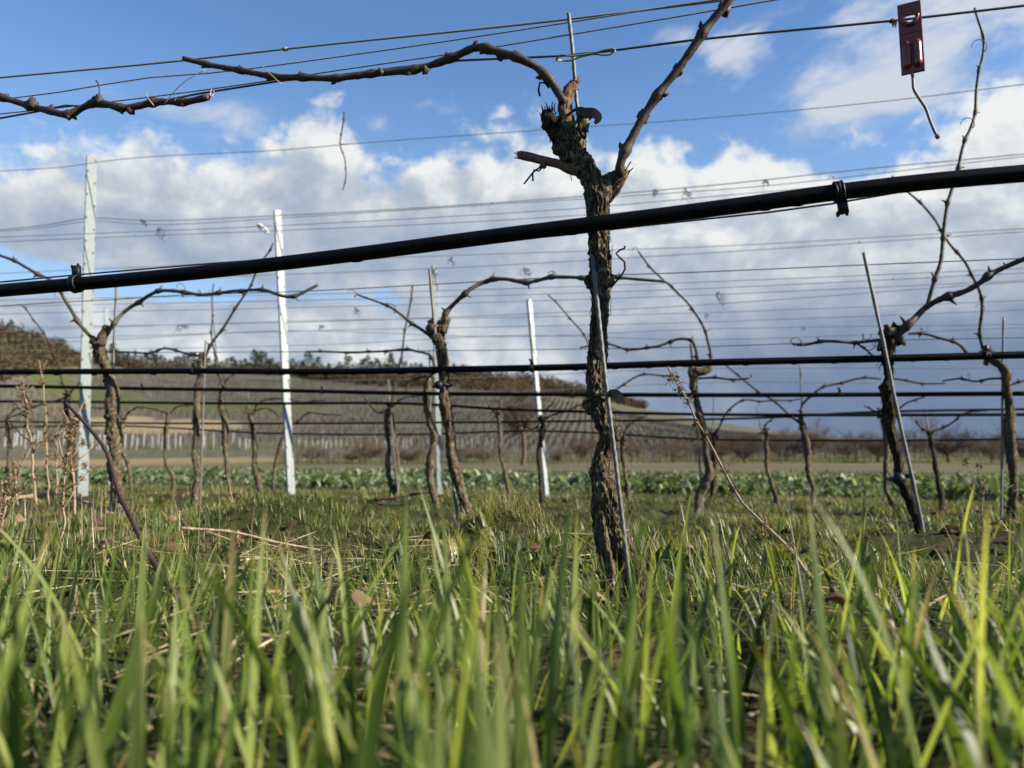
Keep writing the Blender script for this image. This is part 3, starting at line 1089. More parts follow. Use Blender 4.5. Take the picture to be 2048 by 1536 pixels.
# ------------------------------------------------------------------ posts
def make_post(row, bot, top, wpx, label, turn=0.0):
    b = P(*bot, row)
    t = P(*top, row)
    ax = (t - b)
    H = np.linalg.norm(ax)
    ax /= H
    base = b - ax * 0.15
    e = empty('trellis_post', base)
    W = wpx * PX(*bot, row)
    h = W / 2 * 0.78
    # folded sheet profile; u to the right, w away from the viewer
    yaw = math.radians(33 + turn)
    u = np.array([math.cos(yaw), math.sin(yaw), 0])
    u -= ax * u.dot(ax)
    u /= np.linalg.norm(u)
    wv = np.cross(ax, u)
    prof = [(-h, h * 1.2), (-h, h * 0.08), (-h * 0.92, 0.0), (h * 0.92, 0.0), (h, h * 0.08), (h, h * 1.2), (h * 0.86, h * 1.2), (h * 0.86, h * 0.14), (-h * 0.86, h * 0.14), (-h * 0.86, h * 1.2)]
    h *= 1.0
    m = len(prof)
    mb = MB()
    rings = np.linspace(0, H + 0.15, 24)
    V = np.array([[base + ax * z + u * a + wv * c for a, c in prof] for z in rings]).reshape(-1, 3)
    q = []
    for i in range(len(rings) - 1):
        for j in range(m):
            q.append((i * m + j, i * m + (j + 1) % m, (i + 1) * m + (j + 1) % m, (i + 1) * m + j))
    mb.addq(V, np.array(q))
    n0 = (len(rings) - 1) * m
    for tri in ((0, 1, 8, 9), (1, 2, 3, 8), (3, 4, 7, 8), (4, 5, 6, 7)):
        mb.f.setdefault(4, []).append([n0 + k for k in tri])
    mb.build('body', MATS['post'], e, smooth=False)
    # pressed wire hooks along both edges
    hk = MB()
    z = 0.55
    while z < H + 0.06:
        for s in (-1, 1):
            c = base + ax * z + u * s * (h + 0.0012) + wv * h * 0.5
            A = np.array([u * s, wv, ax])
            box(hk, c, 0.0016, 0.006, 0.008, A)
        z += 0.085
    hk.build('wire_hook', MATS['post'], e, smooth=False)
    hl = MB()
    for k in range(int(H / 0.075)):
        box(hl, base + ax * (0.25 + k * 0.075) + u * h * (0.72 if k % 2 else -0.72), 0.0034, 0.0012, 0.0075, np.array([u, wv, ax]))
    hl.build('slot', MATS['slot'], e, smooth=False)
    tag(e, label, 'post', 'galvanised trellis posts')


make_post(3, (165, 1000), (184, 311), 25, 'tallest white galvanised trellis post behind the leftmost gnarled vine', 0)
make_post(4, (584, 998), (556, 420), 18.5, 'white galvanised trellis post with the white loop beside its top', 0)
make_post(5, (880, 994), (869, 531), 14, 'galvanised trellis post directly behind the vine left of centre', -14)
make_post(6, (1095, 992), (1060, 599), 13, 'white galvanised trellis post leaning left beside the nearest vine trunk', 8)
make_post(6, (222, 985), (213, 617), 11, 'thin white trellis post half hidden behind the leftmost gnarled vine', 0)


# ------------------------------------------------------------------ wires and pipes
def extend(pts, a=4.0):
    P_ = [np.asarray(p) for p in pts]
    d0 = P_[0] - P_[1]
    d1 = P_[-1] - P_[-2]
    r = np.array([1.0, -ROW_S, 0.0]) / math.hypot(1, ROW_S)
    u0 = -r
    u1 = r
    z0 = d0[2] / max(np.linalg.norm(d0), 1e-6) * 0.4
    z1 = d1[2] / max(np.linalg.norm(d1), 1e-6) * 0.4
    return [P_[0] + (u0 + np.array([0, 0, z0])) * a] + P_ + [P_[-1] + (u1 + np.array([0, 0, z1])) * a]


def make_wire(row, pts, wpx, label, mat='wire', off=0.0, ext=4.0, knots=()):
    W = [P(x, y, row, off) for x, y in pts]
    r = wpx / 2 * (ROW_D[row] / F_PX) * (1.0 if row == 1 else 0.64)
    W = extend(W, ext)
    mb = MB()
    Q = resample(W, 0.08)
    tube(mb, Q, r, 6)
    for kx, ky in knots:
        c = P(kx, ky, row, off)
        blob(mb, c, r * 2.0, int(kx), (1.8, 1, 1))
    o = mb.build_at('trellis_wire', MATS[mat], Q[len(Q) // 2])
    tag(o, label, 'wire', 'trellis wires')
    return o


make_wire(1, [(-20, 157), (365, 121), (570, 98), (1140, 38), (1380, 9), (1600, -18)], 5.2, 'pale thick wire running topmost of all across the upper left sky', 'wire_pale', 0.10, knots=((570, 98),))
make_wire(1, [(-20, 202), (120, 184), (300, 155), (420, 146), (680, 113), (1135, 45), (1330, 14), (1500, -10)], 3.4, 'thin wire just under the topmost pale wire', 'wire', 0.05)
make_wire(1, [(-20, 230), (210, 205), (400, 181), (680, 140), (977, 96), (1135, 70), (1380, 29), (1600, -9)], 3.4, 'thin wire passing behind the arch of the long cut cane', 'wire', 0.03)
make_wire(1, [(-20, 240), (70, 224), (130, 211), (250, 216), (400, 187), (560, 162), (680, 150), (920, 121), (1120, 112), (1210, 103), (1380, 81), (1800, 40), (2068, 9)], 4.6, 'dark coated wire carrying the red tag and the left cut cane', 'wire_dark', -0.005)
make_wire(1, [(-20, 566), (150, 550), (300, 537), (420, 527), (640, 512), (900, 490), (1120, 471), (1290, 451), (1660, 408), (1760, 391), (1860, 374), (2068, 352)], 4.0, 'dark thin wire that the thick nearest black pipe is clipped to', 'wire_dark', 0.016)
make_wire(2, [(-20, 613), (150, 603), (232, 599), (300, 594), (640, 581), (860, 569), (1200, 551), (1350, 546), (1700, 531), (2068, 516)], 3.2, 'dark wire holding the arched cane of the vine left of centre', 'wire_dark', 0.01, knots=((232, 599), (255, 597)))
make_wire(3, [(-20, 344), (165, 329), (184, 326), (600, 297), (700, 288), (1080, 260), (1440, 234), (1800, 199), (2068, 166)], 2.6, 'thin wire fixed near the top of the tallest galvanised post', 'wire', -0.03)
make_wire(4, [(-20, 462), (90, 450), (172, 437), (290, 441), (560, 431), (985, 406), (1420, 371), (1800, 331), (1900, 322), (2068, 306)], 3.0, 'wire with dried tendrils fixed at the top of the post with the white loop', 'wire', -0.03, knots=((985, 406),))
make_wire(4, [(-20, 465), (90, 455), (172, 443), (300, 449), (560, 436), (985, 409), (1300, 389), (1480, 376), (2068, 311)], 2.4, 'wire hanging just below the wire with the dried tendrils', 'wire', 0.02)
make_wire(3, [(-20, 475), (184, 467), (560, 451), (900, 433), (1180, 415), (1480, 388), (2068, 342)], 2.3, 'upper of two close parallel wires crossing the tallest post at mid height', 'wire', -0.03)
make_wire(3, [(-20, 485), (184, 476), (560, 461), (900, 446), (1180, 429), (1480, 406), (2068, 362)], 2.3, 'lower of two close parallel wires crossing the tallest post at mid height', 'wire', 0.02)
make_wire(5, [(-20, 548), (300, 533), (700, 518), (1170, 502), (1350, 496), (2068, 456)], 2.3, 'thin wire meeting the grey cloud above the third post from the left', 'wire', -0.03)
make_wire(5, [(-20, 566), (560, 549), (870, 537), (1170, 521), (1350, 510), (1540, 498), (2068, 462)], 2.3, 'thin wire fixed to the top of the post behind the vine left of centre', 'wire', 0.02, knots=((1720, 484),))
make_wire(4, [(-20, 601), (680, 587), (1380, 565), (2068, 536)], 2.2, 'first thin wire under the dark wire of the arched cane', 'wire', -0.03)
make_wire(4, [(-20, 614), (680, 599), (1380, 578), (2068, 545)], 2.2, 'second thin wire under the dark wire of the arched cane', 'wire', 0.02, knots=((1788, 558),))
make_wire(5, [(-20, 629), (680, 613), (1380, 591), (2068, 560)], 2.2, 'third thin wire under the dark wire of the arched cane', 'wire', -0.03)
make_wire(5, [(-20, 657), (680, 642), (1348, 613), (2068, 562)], 2.2, 'thin wire climbing to the right that meets its upper neighbour at the frame edge', 'wire', 0.02)
make_wire(6, [(-20, 663), (680, 640), (1060, 634), (1348, 627), (2068, 600)], 2.0, 'thin wire crossing the leaning post below its top', 'wire', -0.03)
make_wire(6, [(-20, 681), (680, 660), (1380, 645), (2068, 619)], 2.0, 'thin wire above the pair that kinks at the leaning post', 'wire', 0.02, knots=((1455, 643),))
make_wire(6, [(-20, 693), (232, 679), (560, 662), (1050, 673), (1380, 659), (2068, 648)], 2.0, 'thin wire sagging in a shallow bend between second and leaning post', 'wire', -0.03)
make_wire(6, [(-20, 702), (680, 688), (1050, 671), (1380, 679), (2068, 654)], 2.0, 'thin wire rising to a peak at the leaning post', 'wire', 0.02)
make_wire(3, [(-20, 709), (300, 705), (700, 703), (1160, 698), (1348, 695), (1800, 680), (2068, 675)], 2.7, 'wire carrying the low zigzag canes just above the second black pipe', 'wire_dark', 0.01)
make_wire(4, [(-20, 764), (400, 762), (900, 757), (1430, 737), (1620, 736), (2068, 736)], 2.0, 'thin wire right under the second black pipe', 'wire', 0.01)
make_wire(5, [(-20, 800), (400, 796), (900, 790), (1500, 764), (1640, 765), (2068, 770)], 2.0, 'lowest thin wire between the second and third black pipes', 'wire', 0.01)

PIPES = {
    1: ([(-20, 583), (200, 564), (400, 545), (700, 510), (1000, 471), (1195, 447), (1500, 408), (1700, 381), (1880, 361), (2068, 345)], 0.0108, 'thickest black irrigation pipe crossing in front of the nearest vine trunk'),
    2: ([(-20, 744), (200, 743), (380, 742), (680, 743), (900, 739), (1180, 733), (1350, 727), (1770, 717), (2068, 709)], 0.0113, 'black irrigation pipe second from the top, passing the heads of three vines'),
    3: ([(-20, 772), (280, 777), (560, 781), (840, 787), (1170, 789), (1350, 790), (2068, 787)], 0.0112, 'black irrigation pipe third from the top'),
    4: ([(-20, 803), (500, 807), (860, 809), (1000, 818), (1200, 824), (1360, 828), (1700, 830), (2068, 829)], 0.0108, 'black irrigation pipe fourth from the top'),
    5: ([(-20, 843), (240, 846), (560, 847), (870, 845), (1180, 842), (1350, 840), (1560, 834), (1700, 826), (2068, 818)], 0.0100, 'black irrigation pipe fifth from the top, rising at its right end'),
    6: ([(-20, 855), (240, 852), (560, 867), (860, 868), (1060, 862), (1200, 866), (1350, 876), (1700, 881), (2068, 878)], 0.0105, 'lowest and thinnest looking black irrigation pipe'),
}
for row, (pts, rad, lab) in PIPES.items():
    off = -0.030 if row == 1 else -0.025
    W = extend([P(x, y, row, off) for x, y in pts], 4.0)
    Q = resample(W, 0.04)
    mb = MB()
    tube(mb, Q, rad, 20 if row == 1 else 12)
    rng = np.random.default_rng(row)
    drops = [(1490, 421), (1525, 418), (1590, 409), (710, 521), (1140, 467)] if row == 1 else ([(x, float(np.interp(x, [p[0] for p in pts], [p[1] for p in pts])) + 6.5) for x in rng.uniform(0, 2048, 26)] if row == 2 else [])
    for x, y in drops:
        c = P(x, y, row, off)
        blob(mb, c, 0.0036 if row == 1 else 0.0034, int(x), (3.4, 0.9, 0.8), amp=0.1)
    o = mb.build_at('irrigation_pipe', MATS['pipe'], Q[len(Q) // 2])
    tag(o, lab, 'pipe', 'black irrigation pipes')


def make_clip(row, x, y, hang, label, rad=0.0108, big=1.0):
    """black plastic clip: a ring round the pipe, a neck and a small hook over the wire"""
    off = -0.030 if row == 1 else -0.025
    c = P(x, y, row, off)
    e = empty('pipe_clip', c)
    u = np.array([1.0, -ROW_S, 0.12])
    u /= np.linalg.norm(u)
    up = np.array([0, 0, 1.0])
    w = np.cross(u, up)
    w /= np.linalg.norm(w)
    up = np.cross(w, u)
    mb = MB()
    n = 22
    for k, dx in enumerate((-0.0042, 0.0042)):
        ring = [c + u * dx * big + (up * math.cos(t) + w * math.sin(t)) * (rad + 0.0022) for t in np.linspace(0, 2 * math.pi, n)]
        tube(mb, np.array(ring), 0.0019 * big, 6, cap=False)
    ring = [c + (up * math.cos(t) + w * math.sin(t)) * (rad + 0.0012) for t in np.linspace(0, 2 * math.pi, n)]
    tube(mb, np.array(ring), 0.0028 * big, 6, cap=False)
    mb.build('band', MATS['rubber'], e)
    s = -1 if hang else 1
    mb = MB()
    box(mb, c + up * s * (rad + 0.010 * big) + u * 0.002, 0.0058 * big, 0.004, 0.009 * big, np.array([u, w, up]))
    hook = [c + up * s * (rad + 0.014 * big) + u * (0.006 * math.sin(t)) * big + up * s * (0.005 * (1 - math.cos(t))) * big for t in np.linspace(-2.2, 2.2, 14)]
    tube(mb, np.array(hook), 0.0021 * big, 6)
    mb.build('hook', MATS['rubber'], e)
    tag(e, label, 'clip', 'pipe clips')


make_clip(1, 1677, 384, True, 'large black clip hanging from the thickest pipe at right')
make_clip(1, 152, 568, False, 'black looped clip over the thickest pipe in front of the tallest post')
make_clip(2, 387, 742, False, 'black clip on the second pipe beside a thin vine head', 0.0113, 1.0)
make_clip(2, 1064, 736, False, 'black clip on the second pipe crossing the leaning white post', 0.0113, 1.0)
make_clip(2, 1974, 711, False, 'black clip on the second pipe under the rightmost mossy vine head', 0.0113, 1.0)
make_clip(3, 283, 777, False, 'small black clip on the third pipe right of the leftmost gnarled vine', 0.0112, 0.9)
make_clip(3, 644, 783, False, 'small black clip on the third pipe right of the second post', 0.0112, 0.9)
make_clip(3, 1145, 789, False, 'small black clip on the third pipe just left of the nearest trunk', 0.0112, 0.9)
make_clip(3, 1680, 788, False, 'small black clip on the third pipe left of the dark leaning vine', 0.0112, 1.1)


# ------------------------------------------------------------------ vines
def bark_fun(seed, amp, ridges=True):
    def f(Pts, dirs, R):
        s = np.concatenate([[0], np.cumsum(np.linalg.norm(np.diff(Pts, axis=0), axis=1))])
        rr = R[:, None]
        n = dirs.shape[1]
        ang = np.arange(n) / n * 2 * math.pi
        A = ang[None] + s[:, None] * 1.3 + 0.25 * vnoise(s[:, None] * 14, seed, 0, seed)
        cx, cy = np.cos(A), np.sin(A)
        lump = fbm(cx * 0.8 + seed, cy * 0.8, s[:, None] / (rr * 2.6 + 1e-6) * 0.42, 3, seed)
        kn = np.maximum(0, vnoise(cx * 0.7, cy * 0.7 + seed, s[:, None] / (rr * 5.5 + 1e-6) * 0.5, seed + 3)) ** 2
        out = 1 + amp * (0.55 * lump + 0.9 * kn)
        if ridges:
            rid = 1 - np.abs(vnoise(cx * 3.6 + seed, cy * 3.6, s[:, None] * 34, seed + 9))
            fine = fbm(cx * 7 + seed, cy * 7, s[:, None] * 150, 3, seed + 5)
            out = out + amp * (0.66 * (rid - 0.62) + 0.55 * fine)
        return out
    return f


def flakes(mb, Pts, R, n, rng, length, width, lift=0.004):
    """strips of peeling bark"""
    T, N, B = frames(Pts)
    for _ in range(n):
        i = rng.integers(2, len(Pts) - 2)
        a = rng.uniform(0, 2 * math.pi)
        d = N[i] * math.cos(a) + B[i] * math.sin(a)
        sd = np.cross(T[i], d)
        L = length * rng.uniform(0.4, 1.3)
        w = width * rng.uniform(0.5, 1.3)
        p0 = Pts[i] + d * R[i] * 1.02
        dirn = T[i] * rng.choice([-1, 1])
        vs_, k = [], 4
        for j in range(k):
            t = j / (k - 1)
            c = p0 + dirn * L * t + d * lift * (t ** 2) * rng.uniform(0.8, 2.2) + sd * rng.uniform(-0.3, 0.3) * w
            ww = w * (1 - 0.75 * t)
            vs_ += [c - sd * ww, c + sd * ww + d * 0.0008]
        mb.add(vs_, [(2 * j, 2 * j + 1, 2 * j + 3, 2 * j + 2) for j in range(k - 1)])


def cane_tube(mb, Pts, r0, r1, rng, node=0.075, buds=True, nseg=8, zig=0.25, bud=2.1):
    """a one-year cane: straight internodes, swollen nodes with a bud on alternate sides"""
    Q = resample(Pts, max(0.006, r0 * 0.9))
    s = np.concatenate([[0], np.cumsum(np.linalg.norm(np.diff(Q, axis=0), axis=1))])
    Lt = s[-1]
    node = min(node, Lt / 2.2)
    pos = []
    x = node * rng.uniform(0.4, 0.9)
    while x < Lt - node * 0.25:
        pos.append(x)
        x += node * rng.uniform(0.75, 1.25)
    T, N, B = frames(Q)
    R = r0 + (r1 - r0) * (s / Lt)
    sw = np.zeros_like(s)
    zz = np.zeros_like(s)
    kx, ky = [0.0], [0.0]
    for k, p in enumerate(pos):
        sw += np.exp(-((s - p) / (r0 * 1.5)) ** 2)
        kx.append(p)
        ky.append((1 if k % 2 else -1) * rng.uniform(0.3, 1.0))
    kx.append(Lt)
    ky.append(0.0)
    zz = np.interp(s, kx, ky)
    Q = Q + N * 0 + np.cross(T, np.array([0, -1.0, 0])) * (zz * r0 * zig * 2.2)[:, None]
    tube(mb, Q, R * (1 + (0.42 if bud < 3 else 0.62) * sw) * (1 + 0.06 * rng.normal(size=len(R))), nseg)
    if buds:
        for k, p in enumerate(pos):
            i = int(np.clip(np.searchsorted(s, p), 1, len(Q) - 2))
            side = np.cross(T[i], np.array([0, -1.0, 0.0])) * (1 if k % 2 else -1) + N[i] * rng.uniform(-0.5, 0.5)
            side /= np.linalg.norm(side) + 1e-9
            tip = Q[i] + side * R[i] * bud + T[i] * R[i] * rng.uniform(0.3, 1.2)
            tube(mb, np.array([Q[i] + side * R[i] * 0.5, Q[i] + side * R[i] * 1.5 + T[i] * R[i] * 0.2, tip]), [R[i] * 0.75, R[i] * 0.62, R[i] * 0.16], 6)


def px_line(pts, row, rng, wob=0.012, off=0.0):
    n = len(pts)
    o = np.cumsum(rng.normal(size=n)) * wob
    o = o - o[0]
    return np.array([P(p[0], p[1], row, off + o[i]) for i, p in enumerate(pts)])


def tendril(mb, Pts, r=0.0011):
    tube(mb, resample(Pts, 0.006), r, 5)


def vine(row, trunk, canes, label, seed, lichen=False, stubs=(), n=16, dark=False, flk=18):
    """trunk: [(x, y, width px)] from the ground up; canes: [(pts, w0 px, w1 px, node)]"""
    rng = np.random.default_rng(seed)
    pw = PX(trunk[0][0], trunk[0][1], row)
    base = P(trunk[0][0], trunk[0][1], row)
    e = empty('grapevine', base)
    off = np.cumsum(rng.normal(size=len(trunk))) * 0.006
    pts = [list(P(x, y, row, off[i])) + [w / 2 * pw * 0.75] for i, (x, y, w) in enumerate(trunk)]
    first = list(np.array(pts[0]))
    first[2] -= 0.22
    first[3] *= 1.25
    Q = resample([first] + pts, max(0.005, 0.0045 * row))
    mb = MB()
    R = Q[:, 3] * (1 + 0.22 * vnoise(np.arange(len(Q)) * 0.16, seed, 0, seed))
    sl = np.cumsum(np.r_[0, np.linalg.norm(np.diff(Q[:, :3], axis=0), axis=1)]) / R.mean()
    Q[:, 0] += R.mean() * 0.50 * (vnoise(sl * 0.16, seed * 1.7, 0, 5) + 0.5 * vnoise(sl * 0.4, seed * 1.7, 0, 6))
    Q[:, 1] += R.mean() * 0.50 * vnoise(sl * 0.16, seed * 2.9, 0, 8)
    R[-3:] *= np.array([0.95, 0.8, 0.5])
    tube(mb, Q[:, :3], R, n, bark_fun(seed, 0.58))
    flakes(mb, Q[len(Q) // 4:, :3], R[len(Q) // 4:], flk, rng, 0.03, 0.004, 0.004)
    # swollen, scarred head
    hp = Q[-1, :3]
    hr = pts[-1][3]
    for k in range(4):
        blob(mb, hp + rng.normal(size=3) * hr * np.array([0.6, 0.4, 0.8]), hr * rng.uniform(0.4, 0.7), seed * 7 + k, (1, 0.9, 1.5), 14, 10, 0.85)
    flakes(mb, Q[-14:, :3], R[-14:] * 1.1, 40, rng, 0.03, 0.004, 0.010)
    for k in range(3):
        d = rng.normal(size=3) * np.array([1, 0.4, 0.3]) + np.array([0, 0, 0.8])
        d /= np.linalg.norm(d)
        tube(mb, np.array([hp, hp + d * hr * 1.3, hp + d * hr * 2.2]), [hr * 0.45, hr * 0.42, hr * 0.30], 7, bark_fun(seed + k, 0.5))
    mb.build('trunk', MATS['bark_dark'] if dark else (MATS['bark'] if lichen else MATS['bark_plain']), e)
    for c in canes:
        pts_, w0, w1, node = c[:4]
        mb = MB()
        L = px_line(pts_, row, rng, 0.010 * min(row, 3) ** 0.5, off[-1])
        cane_tube(mb, L, w0 / 2 * pw * 0.80, w1 / 2 * pw * 0.80, rng, node, zig=0.55, bud=3.6)
        if row < 4:                                                  # curls left on the nodes
            for _ in range(2 if row == 2 else 1):
                q = L[rng.integers(1, len(L))] + np.array([0, -0.006, 0])
                t = np.linspace(0, 1, 22)
                a0 = rng.uniform(0, 6.28)
                rr = rng.uniform(0.012, 0.022)
                sg = rng.choice([-1, 1])
                cu = np.stack([q[0] + sg * t * rr * 1.8 + rr * 0.5 * (np.cos(a0 + 7 * t) - math.cos(a0)), q[1] - 0.01 * np.sin(4 * t), q[2] + rr * 0.8 * t + rr * 0.6 * (np.sin(a0 + 7 * t) - math.sin(a0))], -1)
                tube(mb, cu, np.linspace(0.0016, 0.0008, 22), 5)
        mb.build('cane', MATS[c[4]] if len(c) > 4 else MATS['cane_far' if row > 2 else 'cane_green'], e)
    for s_ in stubs:
        pts_, w0, w1 = s_
        mb = MB()
        L = resample(px_line(pts_, row, rng, 0.004, off[-1]), 0.01)
        tube(mb, L, np.linspace(w0 / 2 * pw, w1 / 2 * pw, len(L)), 9, bark_fun(seed + 31, 0.35))
        mb.build('spur', MATS['bark_plain'], e)
    tag(e, label, 'grapevine', 'grapevines in the pruned rows')
    return e


def main_vine():
    rng = np.random.default_rng(100)
    row = 1
    pw = PX(1200, 800, row)
    base = P(1255, 1180, row)
    e = empty('grapevine', base)
    # left and right outlines measured on the photograph
    out = [(1230, 1252, 1306), (1180, 1250, 1298), (1140, 1240, 1288), (1100, 1218, 1270), (1050, 1195, 1253), (1000, 1185, 1246), (950, 1177, 1230), (905, 1186, 1232), (870, 1198, 1240), (840, 1184, 1230), (800, 1171, 1224), (760, 1171, 1216),
           (700, 1175, 1218), (650, 1179, 1217), (600, 1182, 1219), (555, 1174, 1228), (500, 1176, 1223), (450, 1173, 1221), (400, 1168, 1223), (372, 1164, 1212), (345, 1150, 1198), (315, 1126, 1183), (285, 1108, 1174), (258, 1106, 1160), (238, 1112, 1150)]
    o_ = 0.003 * np.sin(np.arange(len(out)) * 1.3)
    pts = []
    for i, (y, l, r) in enumerate(out):
        pts.append(list(P((l + r) / 2, y, row, o_[i] + (0.012 if y > 1000 else 0))) + [(r - l) / 2 * pw * 0.80])
    f = list(pts[0])
    f[2] -= 0.12
    Q = resample([f] + pts, 0.0022)
    R = Q[:, 3]
    R[-8:] *= np.linspace(1, 0.55, 8)
    mb = MB()
    tube(mb, Q[:, :3], R, 84, bark_fun(5, 0.36))
    flakes(mb, Q[60:, :3], R[60:] * 0.98, 220, rng, 0.030, 0.0017, 0.0022)
    # second stem strand merging low down
    st = [(1222, 1190, 20), (1212, 1120, 24), (1200, 1060, 26), (1196, 1010, 26), (1200, 960, 18)]
    S = resample([list(P(x, y, row, -0.010)) + [w / 2 * pw] for x, y, w in st], 0.003)
    tube(mb, S[:, :3], S[:, 3], 30, bark_fun(15, 0.35))
    # knot with a dark collar half way up
    for (x, y, r, sd) in ((1183, 566, 12, 1), (1222, 560, 9, 2), (1182, 812, 15, 3), (1232, 868, 12, 4), (1192, 945, 13, 6), (1205, 385, 20, 7), (1130, 300, 22, 8), (1150, 262, 16, 9)):
        blob(mb, P(x, y, row, -0.002), r * pw, sd, (1, 0.8, 1.25), 18, 12, 0.5)
    mb.build('trunk', MATS['bark'], e)

    def limb(pts_, name, mat, off=0.0, n=30, amp=0.3, flk=10, step=0.003, seed=1, jag=False):
        L = resample([list(P(x, y, row, off)) + [w / 2 * pw] for x, y, w in pts_], step)
        m_ = MB()
        V = tube(m_, L[:, :3], L[:, 3], n, bark_fun(seed, amp))
        if flk:
            flakes(m_, L[:, :3], L[:, 3], flk, rng, 0.014, 0.0022, 0.003)
        if jag:                                                     # splintered end
            T = L[-1, :3] - L[-3, :3]
            T /= np.linalg.norm(T)
            for k in range(9):
                a = rng.uniform(0, 6.28)
                q = L[-1, :3] + (np.array([1, 0, 0]) * math.cos(a) + np.array([0, 1, 0]) * math.sin(a)) * L[-1, 3] * 0.75
                tube(m_, np.array([q - T * 0.006, q + T * rng.uniform(0.003, 0.014)]), [0.0022, 0.0004], 5)
        return m_.build(name, mat, e)
    limb([(1150, 285, 34), (1138, 255, 30), (1130, 225, 28), (1130, 200, 27), (1140, 178, 24), (1149, 166, 20)], 'spur', MATS['cutwood'], 0.0, 28, 0.30, 26, seed=21, jag=True)
    limb([(1128, 290, 34), (1112, 262, 34), (1100, 240, 32), (1094, 222, 22)], 'spur', MATS['bark_dark'], -0.004, 26, 0.5, 24, seed=22, jag=True)
    limb([(1160, 275, 26), (1166, 245, 24), (1168, 222, 18)], 'spur', MATS['bark'], -0.002, 24, 0.3, 8, seed=27)
    limb([(1190, 385, 30), (1215, 366, 30), (1236, 352, 27), (1246, 342, 24)], 'spur', MATS['bark'], -0.002, 28, 0.3, 10, seed=23)
    limb([(1212, 402, 18), (1232, 378, 20), (1247, 352, 17), (1253, 340, 13)], 'spur', MATS['cutwood'], 0.008, 20, 0.25, 6, seed=24)
    # cut stub to the left with a broken tip
    m_ = MB()
    L = resample([list(P(x, y, row, 0)) + [w / 2 * pw] for x, y, w in ((1160, 342, 24), (1135, 334, 24), (1120, 329, 19), (1090, 322, 18), (1060, 314, 18), (1040, 310, 18))], 0.003)
    tube(m_, L[:, :3], L[:, 3], 20, bark_fun(25, 0.12))
    for (x, y, r) in ((1126, 322, 6), (1086, 330, 8)):
        blob(m_, P(x, y, row, -0.002), r * pw, int(x), amp=0.4)
    for k in range(6):
        q = P(1041, 304 + k * 2.6, row, rng.uniform(-0.004, 0.004))
        tube(m_, np.array([q, q + np.array([-0.004 - 0.006 * rng.uniform(), 0, 0.001])]), [0.0016, 0.0003], 4)
    m_.build('cut_stub', MATS['cutwood'], e)
    m_ = MB()
    for pl in ([(1088, 330), (1078, 342), (1068, 340), (1066, 362)], [(1086, 331), (1066, 345), (1056, 358), (1048, 368)]):
        tendril(m_, np.array([P(x, y, row, -0.004) for x, y in pl]), 0.0014)
    m_.build('tendril', MATS['bark_dark'], e)
    # long cane bowing to the left
    m_ = MB()
    lp = [(1128, 205), (1118, 186), (1102, 161), (1082, 140), (1050, 122), (1005, 106), (955, 94), (905, 116), (850, 133), (760, 147), (670, 155), (600, 156), (560, 154), (490, 143), (430, 131), (367, 117)]
    L = np.array([P(x, y, row, -0.012 + 0.006 * math.sin(i)) for i, (x, y) in enumerate(lp)])
    cane_tube(m_, L, 8.8 * pw, 5.8 * pw, rng, 0.066, True, 14, 0.12)
    for (x, y, r) in ((953, 92, 9), (1003, 110, 11), (850, 140, 8), (762, 144, 7)):
        blob(m_, P(x, y, row, -0.014), r * pw, int(x), (1, 0.9, 1.15), 14, 9, 0.55)
    m_.build('cane', MATS['cane'], e)
    # cane rising to the right
    m_ = MB()
    rp = [(1238, 352), (1240, 335), (1262, 282), (1288, 230), (1318, 184), (1356, 138), (1390, 92), (1422, 46), (1450, 12), (1480, -32), (1530, -110)]
    L = np.array([P(x, y, row, -0.01 - 0.004 * i) for i, (x, y) in enumerate(rp)])
    cane_tube(m_, L, 9.0 * pw, 7.6 * pw, rng, 0.085, True, 14, 0.10)
    for (x, y, r) in ((1288, 232, 12), (1356, 139, 11), (1449, 16, 13)):
        blob(m_, P(x, y, row, -0.014), r * pw, int(x), (1, 0.9, 1.2), 14, 9, 0.5)
    m_.build('cane', MATS['cane'], e)
    m_ = MB()
    tendril(m_, np.array([P(x, y, row, -0.006) for x, y in ((1222, 575), (1238, 556), (1250, 538), (1249, 524), (1239, 515), (1232, 507), (1240, 500), (1249, 497), (1250, 492))]), 0.0015)
    tendril(m_, np.array([P(x, y, row, -0.006) for x, y in ((1098, 176), (1090, 166), (1080, 165), (1077, 180), (1080, 192))]), 0.0016)
    tendril(m_, np.array([P(x, y, row, -0.006) for x, y in ((1246, 350), (1256, 332), (1262, 323))]), 0.001)
    m_.build('tendril', MATS['bark_dark'], e)
    tag(e, 'nearest lichen covered grapevine with thick trunk, long arched cane and cut stub', 'grapevine', 'grapevines in the pruned rows')


main_vine()

# a cut cane of the next vine in the nearest row
mb = MB()
rng = np.random.default_rng(5)
L = np.array([P(x, y, 1, -0.012 + 0.004 * math.sin(i * 2)) for i, (x, y) in enumerate([(-330, 150), (-160, 170), (-60, 188), (0, 198), (62, 211), (105, 226), (135, 226), (165, 214), (198, 206), (252, 213), (330, 203), (375, 201), (417, 194)])])
cane_tube(mb, L, 7.0 * PX(200, 200, 1), 6.2 * PX(200, 200, 1), rng, 0.048, True, 12, 0.3)
for (x, y, r) in ((66, 206, 9), (198, 200, 9), (138, 230, 8), (262, 221, 7), (350, 202, 7)):
    blob(mb, P(x, y, 1, -0.014), r * PX(x, y, 1), int(x), (1, 0.9, 1.2), 12, 8, 0.5)
tendril(mb, np.array([P(x, y, 1, -0.012) for x, y in ((199, 198), (199, 178), (196, 166), (192, 161))]), 0.0013)
tag(mb.build_at('vine_cane', MATS['cane'], L[0]), 'dark cut cane with plump buds tied to the wire at upper left', 'vine cane')

